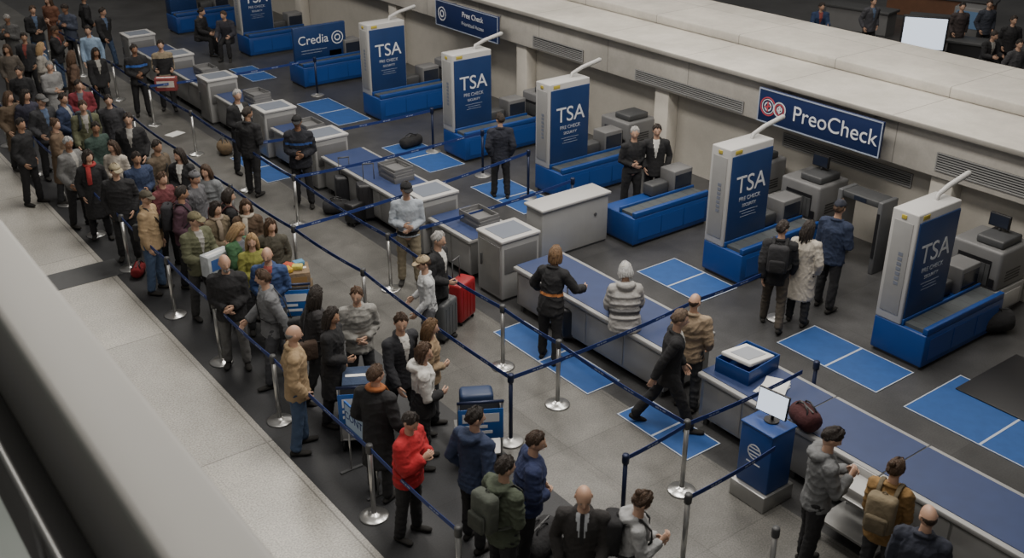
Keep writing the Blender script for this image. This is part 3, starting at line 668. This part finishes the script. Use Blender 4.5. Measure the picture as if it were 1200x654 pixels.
    for sx,S,E,W,fa in arms:
        ua=(E-S).normalized(); ins=T((sx*sh*.5,0,.452)); ax=Vector((0,1,0)) if abs(ua.x)>.5 else Vector((1,0,0)); oo=o*.75
        tp.tube([ins,S,S+ua*.1,S+ua*.2,E,E+fa*.09,E+fa*.19,W-fa*.004],[.058+oo,.056+oo,.051+oo,.046+oo,.044+oo,.043+oo,.037+oo,.035+oo*.9],ax,12,cap=.25)
        tp.sph(S+ua*.01,.060+oo,12,8); tp.sph((S+ins)/2,.060+oo,12,8)
        if top=='puffer':
            for q in (.07,.15,.23): tp.sph(S+ua*q,.052+oo+.012,10,6)
    if top=='puffer':
        for z in (-.04,.06,.16,.26,.36): 
            tp.tube([T((0,.004,z-.03)),T((0,.004,z)),T((0,.004,z+.03))],[(ch+o*.8,.108*w+o*.8),(ch+o+.016,.114*w+o+.016),(ch+o*.8,.108*w+o*.8)],X,16,cap=.2)
    cr=.074; n=14; cb=1.35 if top in('jacket','coat','puffer') else 1
    ring_=[T((cr*sin(2*PI*k/n),-.006+cr*.95*cos(2*PI*k/n),.530+.018*(-cos(2*PI*k/n)))) for k in range(n+1)]
    tp.tube(ring_,[(.015*cb,.022*cb)]*(n+1),(0,0,1),8)
    if hood:
        tp.tube([T((.1*sin(R(a)),-.055-.085*cos(R(a)),.535-.03*cos(R(a)))) for a in (-115,-80,-40,0,40,80,115)],[.03,.042,.05,.056,.05,.042,.03],(0,0,1),10)
    mats=[cloth(tc)]; mf=None
    if not shirt and not band and top=='jacket' and rj.random()<.55 and not hood: shirt=((.30,.29,.27),(.10,.11,.13),(.25,.06,.05),(.08,.12,.2))[rj.randrange(4)]
    if shirt or band:
        mats+= [cloth(shirt or tc),cloth(tie or shirt or tc),cloth(band[2] if band else tc)]
        def mf(c,pv=PV.copy(),cl=cl,sl=sl,shirt=shirt,tie=tie,band=band):
            y=c[:,1]; z=c[:,2]-pv.z; yl=y*cl-z*sl; zl=y*sl+z*cl; xl=np.abs(c[:,0]); r=np.zeros(len(c),int)
            if band: r[(zl>band[0])&(zl<band[1])&(xl<.24)]=3
            if shirt:
                v=(yl>.04)&(yl<.2)&(zl>.2)&(zl<.54)&(xl<np.minimum(.06,.008+.17*(zl-.2))); r[v]=1
                if tie: r[v&(xl<.02)]=2
            return r
    jobs.append((temp(tp,.0135 if near else .02),nm,mats,root,None,mf,s,.012 if top in('jacket','coat','sweater') else .006))
    S4=Matrix.Scale(s,4)
    if scarf:
        sm=M(); rg=[T((.086*sin(2*PI*k/n),.0+.082*cos(2*PI*k/n),.555+.014*(-cos(2*PI*k/n)))) for k in range(n+1)]
        sm.tube(rg,[(.028,.036)]*(n+1),(0,0,1),8)
        sm.tube([T((.04,.10,.53)),T((.05,.135+o,.42)),T((.055,.135+o,.30)),T((.055,.125+o,.22))],[(.045,.016)]*4,X,8)
        sm.xf(S4).build('scarf',cloth(scarf),root)
    for sx,hj,kn,an,pt,kk in legs:
        a=(an+PV)*s; lift=seat is None and a.z-.085*s>.02; sp=M(); 
        fy=R(9*sx); fd=Vector((sin(fy),cos(fy),0))
        if lift: fd=Vector((sin(fy),cos(fy)*cos(R(28)),-sin(R(28)))); 
        b=Vector((a.x,a.y,a.z-.05*s)); lt=Vector((cos(fy),-sin(fy),0))
        if seat is not None: fd=Vector((0,.25,.97)); b=Vector((a.x,a.y+.02,a.z)); lt=Vector((1,0,0))
        sp.tube([b-fd*.06*s,b,b+fd*.07*s,b+fd*.14*s,b+fd*.175*s],[(.034*s,.036*s),(.039*s,.045*s),(.043*s,.036*s),(.044*s,.028*s),(.032*s,.022*s)],lt,12,cap=.7)
        if seat is None: sp.tube([b,b+Vector((0,0,.05*s))],[.042*s,.04*s],X,10)
        if seat is None: sp.v=[(x,y,max(z,.003)) for x,y,z in sp.v]
        sp.build('shoe',cloth(shoe),root)
    seed=hx*.37+hy
    hh=M()
    st='short' if hair in('cap','beanie') else hair
    th={'short':.014,'long':.022,'bob':.024,'pony':.015,'bun':.015,'bald':.004,'cap':.01}.get(st,.013)
    hh.add([HM@Vector(v) for v in hair_geo(st,th,seed)],HF,0,True)
    if hair=='long':
        for a_ in (-98,-76,-54,-32,-11,11,32,54,76,98):
            a=R(a_); L=.20+.04*sin(seed+a_); j=.010*sin(seed*3+a_*2); hh.tube([HM@Vector((.068*sin(a),-.078*cos(a),.06)),HM@Vector((.082*sin(a),-.098*cos(a)-.004,-.02)),HM@Vector(((.090+j)*sin(a),-(.105+j)*cos(a)-.004,-.10)),HM@Vector((.098*sin(a)+j,-.1*cos(a)-.012,-L)) ],[.026,.030,.028,.013],HM.to_3x3()@Vector((cos(a),sin(a),0)),8)
    if hair=='bob':
        for a_ in (-100,-75,-50,-25,0,25,50,75,100):
            a=R(a_); j=.008*sin(seed*3+a_*2); hh.tube([HM@Vector((.068*sin(a),-.078*cos(a),.05)),HM@Vector(((.083+j)*sin(a),-(.098+j)*cos(a),-.03)),HM@Vector((.082*sin(a),-.094*cos(a),-.10+j))],[.027,.031,.02],HM.to_3x3()@Vector((cos(a),sin(a),0)),8)
    if hair=='bun': hh.sph((0,-.095,.085),(.042,.04,.04),12,8,0,HM)
    if beard: hh.sph((0,.060,-.080),(.046,.034,.040),12,8,0,HM)
    kf=.8+.8*rj.random(); hcv=tuple(min(.45,c*kf+.004) for c in hc)
    if hair=='bald' and not beard: hcv=tuple(c*.5 for c in hcv)
    hh.xf(S4).build('hair',hairm(hcv),root)
    if cap:
        cm=M().add([HM@Vector(v) for v in hair_geo('beanie' if hair=='beanie' else 'cap',.024,seed)],HF,0,True)
        if hair!='beanie':
            cm.tube([HM@Vector((0,.07,.055)),HM@Vector((0,.11,.052)),HM@Vector((0,.15,.044)),HM@Vector((0,.17,.038))],[(.072,.008),(.072,.007),(.06,.006),(.03,.005)],X,14)
        else: cm.sph((0,0,.15),(.024,.024,.02),8,6,0,HM)
        cm.xf(S4).build('cap' if hair!='beanie' else 'knit_cap',cloth(cap),root)
    for sx in (-1,1):
        for nm_,me,lo in (('eye',eye_me,(sx*.031,.0870,.006)),)+((('eyebrow',brow_me,(sx*.030,.0895,.024)),) if near else ()):
            e=link(nm_,me,root); e.matrix_local=S4@HM@Matrix.Translation(lo)
    e=link('mouth',mouth_me,root); e.matrix_local=S4@HM@Matrix.Translation((0,.0975,-.060))
    return dict(root=root,s=s,T=T,rz=rz,loc=loc,lean=lean_,o=o,arms=arms,ch=ch)
def backpack(pr,c,label,c2=None):
    s=pr['s'];T=pr['T']; o=pr['o']; t=thing('backpack',label,'backpack',pr['loc'],pr['rz']); cm=cloth(c); c2=cloth(c2 or tuple(x*.6 for x in c)); S4=Matrix.Scale(s,4)
    B=Matrix.Translation(T((0,0,.29)))@Matrix.Rotation(-pr['lean'],4,'X'); y0=-.12-o
    M().box(-.15,.15,y0-.17,y0,-.20,.23,bev=.055,seg=3,mtx=B).xf(S4).build('bag_body',cm,t)
    M().box(-.115,.115,y0-.225,y0-.165,-.17,.03,bev=.03,seg=3,mtx=B).xf(S4).build('front_pocket',c2,t)
    M().tube([B@Vector((-.03,y0-.05,.225)),B@Vector((0,y0-.06,.26)),B@Vector((.03,y0-.05,.225))],[.008]*3,(0,1,0),6).xf(S4).build('top_loop',c2,t)
    for sx in (-1,1):
        pts=[(.09,-.13-o,.47),(.095,-.06,.54+o*.6),(.1,.03,.53+o*.8),(.105,.118+o,.43),(.12,.128+o,.32),(.165+o*.6,.06,.2),(.15+o,-.06,.12),(.12,-.15-o,.11)]
        M().tube([T((sx*x,y,z)) for x,y,z in pts],[(.024,.008)]*len(pts),(1,0,0),8).xf(S4).build('strap',c2,t)
def shoulder_bag(pr,side,c,label):
    s=pr['s'];T=pr['T'];o=pr['o']; t=thing('shoulder_bag',label,'bag',pr['loc'],pr['rz']); cm=cloth(c); S4=Matrix.Scale(s,4); sx=side
    b=T((sx*(.20+o),-.16-o,.02)); M().box(b.x-.06,b.x+.06,b.y-.17,b.y+.15,b.z-.16,b.z+.12,bev=.035,seg=3).xf(S4).build('bag_body',cm,t)
    pts=[(sx*(.19+o),-.2-o,.13),(sx*.08,-.15-o,.38),(-sx*.06,-.07,.53+o*.6),(-sx*.085,.04,.525+o*.7),(-sx*.04,.13+o,.36),(sx*.1,.14+o,.18),(sx*(.17+o),.04,.10),(sx*(.20+o),-.06,.11)]
    M().tube([T(p) for p in pts],[(.018,.007)]*len(pts),(1,0,0),8).xf(S4).build('strap',BLACK,t)
def handbag(pr,side,c,label):
    sx,S,E,W,fa=pr['arms'][side]; s=pr['s']; p=(W+fa*.10)*s; t=thing('handbag',label,'bag',pr['loc'],pr['rz']); cm=cloth(c); x=p.x+sx*.02
    M().box(x-.06,x+.06,p.y-.17,p.y+.17,p.z-.42,p.z-.16,bev=.035,seg=3).build('bag_body',cm,t)
    for q in (-1,1): M().tube([(x+q*.03,p.y-.1,p.z-.18),(x+q*.02,p.y-.06,p.z-.06),(x,p.y,p.z-.005),(x+q*.02,p.y+.06,p.z-.06),(x+q*.03,p.y+.1,p.z-.18)],[.008]*5,(1,0,0),6).build('handle',BLACK,t)
K=(.014,.014,.016); DK=(.03,.031,.035); JE=(.045,.075,.14); GRY=(.16,.165,.175); BRN=(.055,.030,.016); DB=(.018,.012,.009); GH=(.30,.29,.28); BL=(.26,.17,.085)
W_=(.55,.54,.51); TAN=(.33,.235,.135); OLV=(.10,.105,.06); NVY=(.02,.032,.075)
# ---- near queue
q0=person(344,392,1.76,112,'pocket','jacket',TAN,JE,'bald',GH,'bald person in tan jacket and blue jeans beside the near belt',1)
person(481,494,1.66,150,'phone','puffer',(.40,.016,.022),K,'short',DB,'person in bright red puffer jacket looking down at their hands',1)
person(440,440,1.74,60,'pocket','coat',K,K,'short',BRN,'person in long black coat with orange collar behind the sign board',1,shirt=(.5,.15,.02),scarf=(.30,.10,.03))
person(497,413,1.70,118,'front','jacket',W_,K,'bob',BRN,'woman in white jacket with black lower half and hands held in front',1,'f',band=(-.6,.22,K),hood=True)
person(470,378,1.80,175,'stand','suit',(.02,.021,.026),K,'short',BRN,'person in dark suit standing left of the woman in white and black',1,shirt=W_)
person(505,384,1.62,125,'bag','sweater',(.28,.20,.12),DK,'long',(.16,.09,.04),'woman with long light brown hair in camel sweater at the chrome stanchion',1,'f')
p0=person(389,371,1.70,140,'bag','coat',K,K,'long',DB,'dark haired woman in long black coat right of the bald tan jacket person',3,'f')
q1=person(370,346,1.68,100,'stand','jacket',(.03,.028,.03),K,'long',DB,'dark haired woman in black jacket facing the walkway behind the tan jacket person',1,'f')
person(263,308,1.78,205,'front','jacket',K,(.12,.12,.12),'bald',(.32,.31,.30),'grey bearded bald person in black jacket with hands clasped',1,beard=True,w=1.08)
q2=person(308,326,1.76,285,'stand','jacket',GRY,(.05,.052,.06),'short',BRN,'person in grey jacket and dark trousers facing left towards the bearded one',1)
person(313,299,1.72,215,'front','jacket',(.03,.06,.16),DK,'bald',BRN,'balding person in blue jacket behind the loaded brown box trolley',1)
q3=person(279,270,1.68,160,'phone','jacket',(.05,.13,.06),DK,'long',BL,'blonde woman in green jacket looking down in the queue',1,'f')
person(295,283,1.64,190,'front','sweater',(.22,.22,.05),DK,'long',BL,'blonde woman in yellow green sweater below the green jacket woman',1,'f')
qo=person(228,258,1.78,165,'carry','jacket',OLV,(.04,.04,.04),'short',BRN,'person in olive jacket and khaki cap holding a white printed box',1,cap=(.16,.14,.08))
fw=Vector((sin(R(165)),cos(R(165)),0))*.46
carton((qo['loc'][0]+fw.x,qo['loc'][1]+fw.y,.92),R(-165),.44,.20,.34,(.45,.48,.5),'white box with blue print held by the olive jacket person',(.05,.12,.35))
q4=person(171,232,1.76,130,'stand','jacket',TAN,JE,'short',BRN,'person in tan jacket and dark cap beside the chrome stanchion and red bag',1,cap=(.08,.07,.05))
person(135,200,1.78,200,'pocket','jacket',K,K,'short',BRN,'person in black jacket and beige cap next to the belt',1,cap=(.35,.30,.2),w=1.1)
person(210,182,1.70,222,'bag','coat',K,K,'long',DB,'woman with long dark hair in open black coat over white top',1,'f',shirt=W_)
person(241,201,1.66,230,'front','puffer',(.17,.18,.19),K,'long',BRN,'woman in grey puffer jacket with long brown hair',1,'f')
q5=person(184,172,1.76,150,'stand','jacket',(.10,.075,.05),DK,'short',DB,'person in dark brown jacket right of the big black jacket one',3)
person(150,140,1.80,205,'pocket','jacket',K,DK,'short',DB,'broad person in black jacket with short dark hair facing the camera',1,w=1.1)
p5=person(97,125,1.78,190,'stand','jacket',OLV,K,'short',BRN,'brown haired person in olive jacket near the far belt',1)
p6=person(65,146,1.70,120,'bag','coat',(.12,.08,.05),DK,'bun',BRN,'woman in brown coat with hair bun near the left edge belt',1,'f')
handbag(p6,0,(.06,.03,.015),'brown handbag hanging from the hand of the brown coat woman')
handbag(p0,0,(.02,.018,.018),'black handbag hanging from the hand of the long black coat woman')
person(132,172,1.64,222,'front','sweater',(.42,.38,.33),DK,'long',BRN,'woman in pale cream sweater with brown hair in the queue',1,'f')
person(48,118,1.80,165,'stand','jacket',DK,K,'short',BRN,'person in dark jacket and grey cap at the far belt',1,cap=(.1,.1,.1))
person(103,36,1.80,212,'stand','shirt',(.25,.35,.48),K,'short',DB,'person in light blue shirt and dark trousers in the far walkway',1)
person(92,100,1.70,200,'front','jacket',(.16,.02,.03),K,'short',DB,'person in maroon jacket in the far queue',1)
person(317,265,1.66,205,'pocket','coat',(.06,.055,.04),K,'long',BRN,'brown haired woman in dark olive coat near the walkway belt',1,'f')
q6=person(268,230,1.66,95,'stand','jacket',K,K,'bob',DB,'woman in black seen from behind next to the grey puffer woman',1,'f')
person(190,210,1.72,150,'front','jacket',(.12,.03,.035),K,'short',BRN,'person in dark red jacket behind the tan jacket capped one',1)
p7=person(213,227,1.74,120,'stand','jacket',(.06,.025,.04),K,'short',DB,'person in plum jacket with dark hair in the middle queue',3)
person(253,245,1.68,165,'front','coat',(.14,.11,.07),K,'bob',DB,'woman in brown patterned coat left of the green jacket woman',1,'f',scarf=(.25,.2,.15))
person(112,150,1.74,160,'stand','jacket',(.03,.055,.045),K,'short',DB,'person in dark green jacket left of the broad black jacket one',2)
backpack(p5,(.03,.04,.05),'dark backpack on the brown haired person in olive jacket'); backpack(p7,(.02,.02,.025),'black backpack on the plum jacket person')
backpack(q6,(.10,.03,.03),'dark red backpack on the woman in black seen from behind')
shoulder_bag(q1,1,(.05,.03,.02),'brown shoulder bag of the dark haired woman facing the walkway'); shoulder_bag(q4,-1,(.03,.03,.03),'dark shoulder bag of the tan jacket person in dark cap')
shoulder_bag(q3,1,(.12,.08,.04),'tan shoulder bag of the green jacket woman'); shoulder_bag(q5,1,(.03,.03,.04),'dark shoulder bag of the dark brown jacket person')
shoulder_bag(q2,-1,(.02,.02,.022),'black shoulder bag of the grey jacket person facing left')
# ---- fill of the queue
E_=[(288,242,1.68,200,'front','coat',(.08,.05,.03),K,'long',BRN,'woman in dark brown coat and cream scarf behind the green jacket woman','f',dict(scarf=(.4,.36,.3))),
(228,209,1.74,140,'stand','jacket',(.10,.10,.11),K,'beanie',DB,'person in charcoal jacket and grey knit cap in the middle queue','m',dict(cap=(.12,.12,.13))),
(160,186,1.74,170,'front','jacket',(.025,.04,.09),JE,'short',DB,'person in dark blue jacket above the capped black jacket one','m',{}),
(103,184,1.68,190,'pocket','coat',K,K,'bob',DB,'woman in black coat with red scarf left of the cream sweater woman','f',dict(scarf=(.3,.03,.03))),
(80,168,1.74,150,'pocket','jacket',(.14,.14,.14),K,'short',GH,'grey haired person in grey jacket near the left belt','m',{}),
(127,118,1.74,205,'stand','jacket',(.03,.03,.035),K,'short',DB,'person in charcoal jacket above the broad black jacket one','m',{}),
(74,116,1.74,130,'stand','jacket',NVY,K,'short',DB,'person in navy jacket left of the olive jacket one','m',{}),
(24,146,1.74,140,'pocket','jacket',K,K,'short',DB,'person in black jacket close to the left edge stanchions','m',{}),
(10,114,1.70,160,'pocket','coat',(.10,.07,.045),K,'long',BRN,'woman in brown coat cut by the left edge','f',{}),
(112,62,1.70,180,'stand','jacket',K,K,'long',DB,'long haired person in black behind the light blue shirt person','f',{}),
(418,346,1.70,200,'front','jacket',(.24,.235,.22),DK,'short',BRN,'person in pale grey jacket right of the dark haired women in black','m',{})]
for i,(x,y,h,d,ps,tp_,tc,bc,hr,hc,lb,sx,kw) in enumerate(E_): person(x,y,h,d,ps,tp_,tc,bc,hr,hc,lb,(1,0,3,1,2)[i%5],sx,**kw)
# ---- far top-left crowd
far=[(22,84,K,DB,'short'),(58,78,(.22,.22,.22),GH,'short'),(64,36,K,BRN,'short'),(28,44,DK,DB,'short'),(84,66,(.10,.06,.04),BRN,'long'),(38,12,K,BRN,'short'),(76,10,(.05,.06,.09),DB,'short'),
     (8,58,(.10,.085,.07),BRN,'long'),(120,14,K,DB,'short'),(48,56,(.30,.28,.25),BL,'long'),(8,22,(.08,.08,.08),GH,'short'),(98,-2,K,BRN,'short'),(30,112,(.03,.03,.05),DB,'long'),(56,0,(.14,.06,.035),BRN,'long')]
fl=['person in black at the left edge of the far crowd','grey haired person in grey jacket in the far crowd','brown haired person in black jacket facing the camera in the far crowd','person in charcoal jacket near the left edge, upper far crowd',
    'woman with long brown hair and brown jacket in the far crowd','person in black near the top left corner','person in dark navy jacket at the top edge','woman in taupe coat touching the left edge','person in black at the far belt beside the light blue shirt one','blonde woman in pale jacket in the far crowd',
    'grey haired person in charcoal at the top left edge','person in black cut by the top edge of the picture','long haired woman in blackish jacket left of the grey cap person','woman in rust brown jacket at the top edge']
for i,((x,y,c,hc,hs),l) in enumerate(zip(far,fl)):
    person(x,y,1.66+.02*(i%7),(200,160,120,215,90,180,230)[i%7],('stand','front','phone','pocket')[i%4],('jacket','coat','jacket')[i%3],c,(K,DK,JE)[i%3],hs,hc,l,i%4,'f' if hs=='long' else 'm')
# ---- walkway
person(278,112,1.80,165,'front','suit',K,K,'short',GH,'grey haired person in dark suit, upper one of the pair by the cabinets',1,shirt=W_)
person(290,133,1.78,55,'bag','jacket',K,K,'short',DB,'dark haired person in black seen from behind, lower one of the pair',3)
person(348,143,1.84,212,'front','jacket',(.012,.013,.02),K,'short',DB,'tall person in black jacket and cap with blue badge by the black suitcase',2,cap=K,band=(.30,.34,(.03,.08,.28)),w=1.08)
person(157,58,1.76,190,'front','jacket',K,K,'short',DB,'person in black uniform with blue chest band in the far walkway',2,band=(.3,.36,(.03,.1,.35)))
person(188,53,1.75,200,'carry','shirt',(.22,.18,.12),K,'short',DB,'officer in tan shirt and black vest holding a dark red box',1,band=(.0,.4,K))
person(236,14,1.75,140,'sit','jacket',K,K,'short',DB,'person in black sitting, left one of the pair at the top edge',1)
person(262,18,1.75,220,'sit','jacket',(.03,.03,.04),K,'short',BRN,'person in charcoal sitting, right one of the pair at the top edge',1)
person(476,222,1.82,212,'front','shirt',(.36,.40,.45),(.22,.19,.13),'short',DB,'officer in pale blue grey shirt, khaki trousers and black cap',1,cap=K,band=(-.03,.03,K),w=1.08)
person(514,281,1.76,150,'bag','suit',K,K,'short',GH,'grey haired person in black suit standing with the red suitcase',1,shirt=W_)
person(496,309,1.64,292,'stand','shirt',(.50,.51,.52),(.12,.12,.13),'short',BRN,'person in white shirt and pale cap facing left by the grey suitcase',1,cap=(.35,.28,.18))
person(651,299,1.74,62,'out','jacket',K,K,'bob',(.20,.115,.055),'light brown haired person in black jacket with orange stripe, arms held out over the table',1,'f',band=(.13,.17,(.42,.16,.05)))
person(733,318,1.72,36,'table','puffer',(.33,.32,.31),K,'bob',(.4,.38,.35),'person in pale knit cap and bulky grey patterned jacket hunched sitting on the table',1,'f',band=(.1,.2,(.12,.12,.125)),cap=(.48,.46,.42),seat=.775,w=1.15,hood=True,hyaw=0)
person(797,374,1.78,128,'walk','suit',K,K,'short',(.09,.06,.04),'person in black suit walking along the table row',1,shirt=W_,hyaw=0)
person(814,354,1.68,60,'pocket','jacket',(.28,.21,.14),DK,'bald',BRN,'balding person in tan jacket standing behind the walking black suit',1)
# ---- right side
p1=person(917,268,1.74,55,'stand','jacket',K,(.06,.05,.04),'short',DB,'person in black jacket and backpack seen from behind at the second tower',1)
backpack(p1,(.02,.02,.023),'black backpack on the person left of the white coat')
person(948,268,1.68,68,'pocket','coat',(.46,.42,.36),K,'long',DB,'woman in long cream white coat seen from behind',1,'f')
person(984,244,1.82,80,'bag','jacket',(.016,.026,.06),K,'short',BRN,'person in dark navy uniform jacket and cap at the scanner right of the white coat',1,w=1.08,cap=(.015,.018,.03))
person(744,156,1.74,198,'front','shirt',K,K,'short',GH,'grey haired person in black shirt behind the low conveyor unit',1)
person(770,153,1.74,222,'pocket','suit',K,K,'short',DB,'person in black suit and white shirt against the wall',1,shirt=W_)
person(586,140,1.70,30,'pocket','jacket',(.016,.018,.03),K,'short',DB,'person in dark clothes seen from behind at the fourth tower console',1)
# ---- bottom
person(684,582,1.78,225,'stand','suit',(.022,.02,.02),K,'bald',BRN,'bald person in dark suit at the bottom edge looking down',1,shirt=(.4,.42,.45),tie=K,hp=20)
p2=person(752,588,1.68,128,'phone','sweater',(.34,.345,.35),DK,'bun',BRN,'woman in pale grey hoodie with brown hair at the bottom edge',1,'f',hood=True)
backpack(p2,K,'black backpack on the woman in pale hoodie')
person(557,490,1.76,75,'pocket','jacket',NVY,K,'short',DB,'person in navy jacket with dark hair right of the red jacket',1,hood=True)
p3=person(592,548,1.74,85,'front','jacket',(.06,.075,.05),K,'short',DB,'person in dark green jacket wearing the grey green backpack',1,hood=True)
backpack(p3,(.07,.08,.065),'grey green backpack on the dark green jacket person')
person(628,518,1.74,120,'front','puffer',(.02,.03,.09),K,'short',BRN,'person in navy puffer jacket beside the green backpack',1,lean=6)
person(975,513,1.80,125,'phone','sweater',(.15,.155,.16),K,'short',DB,'person in grey hoodie looking down at their hands near the podium',1,hood=True,w=1.05)
p4=person(1050,550,1.68,75,'front','jacket',(.24,.14,.05),DK,'bun',BRN,'woman in mustard brown jacket at the table bottom right',1,'f')
backpack(p4,(.20,.16,.10),'tan backpack on the woman in mustard jacket')
person(1088,606,1.74,70,'front','jacket',(.02,.024,.04),K,'bald',BRN,'bald person in dark navy jacket cut by the bottom edge',1,w=1.1)
# ---- beyond the roof
for (x,y,dd,ps,c,l) in ((963,8,220,'sit',(.02,.04,.10),'person in navy sitting in the hall beyond the roof'),(1165,42,200,'sit',K,'person in black sitting at the top right counter'),(1160,5,210,'pocket',(.03,.035,.05),'person in charcoal standing at the top right edge'),(1188,24,230,'pocket',K,'person in black standing at the top right corner'),(1195,52,200,'pocket',(.05,.05,.055),'person in dark grey at the right edge of the upper hall'),(1024,2,200,'pocket',(.05,.05,.06),'person in grey beyond the roof left of the bright screen'),(1128,8,215,'pocket',(.04,.03,.03),'person in dark brown standing behind the bright screen')):
    person(x,y,1.74,dd,ps,'jacket',c,K,'short',DB,l,1)
# ---- finish remesh jobs
rng=np.random.default_rng(3)
dg=bpy.context.evaluated_depsgraph_get(); dg.update()
for (tmp,nm,mats,root,ex,mf,s,fold) in jobs:
    me=tmp.evaluated_get(dg).to_mesh()
    n=len(me.vertices); co=np.empty(n*3,np.float32); me.vertices.foreach_get('co',co); co=co.reshape(-1,3)
    fs=[tuple(p.vertices) for p in me.polygons]
    mi=np.zeros(len(fs),int)
    if mf is not None:
        cen=np.array([co[list(f)].mean(0) for f in fs]); mi=mf(cen)
    if fold:
        nr=np.empty(n*3,np.float32); me.vertex_normals.foreach_get('vector',nr); nr=nr.reshape(-1,3)
        d=np.zeros(n)
        for k in range(4):
            dv=rng.normal(size=3)*np.array([.6,.6,1.0]); dv/=np.linalg.norm(dv); wl=rng.uniform(.055,.13); d2=rng.normal(size=3); d2/=np.linalg.norm(d2)
            ph=co@(dv*2*PI/wl)+1.8*np.sin(co@(d2*2*PI/.21)+rng.uniform(0,6))+rng.uniform(0,6)
            d+=(1-np.abs(np.sin(ph*.5)))**2*rng.uniform(.5,1)*(.5+.5*np.sin(co@(d2*2*PI/.35)+rng.uniform(0,6)))
        co=co+nr*(d*fold)[:,None]
    tmp.evaluated_get(dg).to_mesh_clear()
    vs=[tuple(v) for v in (co*s).tolist()]
    if ex:
        b=len(vs); vs+=[(x*s,y*s,z*s) for x,y,z in ex.v]; fs+=[tuple(b+i for i in f) for f in ex.f]; mi=np.concatenate([mi,np.zeros(len(ex.f),int)])
    m2=bpy.data.meshes.new(nm); m2.from_pydata(vs,[],fs)
    for m in mats: m2.materials.append(m)
    m2.polygons.foreach_set('material_index',mi.tolist()); m2.polygons.foreach_set('use_smooth',[True]*len(fs)); m2.update()
    link(nm,m2,root)
for j in jobs:
    me=j[0].data; bpy.data.objects.remove(j[0]); bpy.data.meshes.remove(me)
# ---------------------------------------------------------------- light, world, camera
w=bpy.data.worlds.new('hall'); SC.world=w; w.use_nodes=True; bg=w.node_tree.nodes['Background']; bg.inputs[0].default_value=(1,.97,.93,1); bg.inputs[1].default_value=.105
def area(x,y,z,sx,sy,e,c=(1,.945,.865)):
    l=bpy.data.lights.new('hall_light','AREA'); l.shape='RECTANGLE'; l.size=sx;l.size_y=sy;l.energy=e;l.color=c
    o=bpy.data.objects.new('hall_light',l); o.location=(x,y,z); COL.objects.link(o)
area(8,8,10.5,2.2,6,840); area(8,19,10.5,2.2,6,760); area(13,12,9.5,1.6,12,660); area(18,16,9,4,20,500,(1,.93,.83)); area(8,32,10.5,4,10,560); area(1.5,6,11,3,12,400)
area(26,18,8,3,8,300)
cam=bpy.data.cameras.new('Camera'); co=bpy.data.objects.new('Camera',cam); COL.objects.link(co)
co.location=(0,0,H); co.rotation_euler=(PI/2-TH,0,-PH); cam.sensor_width=36; cam.lens=36*F/1200; cam.clip_end=300
cam.dof.use_dof=True; cam.dof.focus_distance=17; cam.dof.aperture_fstop=2.0
SC.camera=co
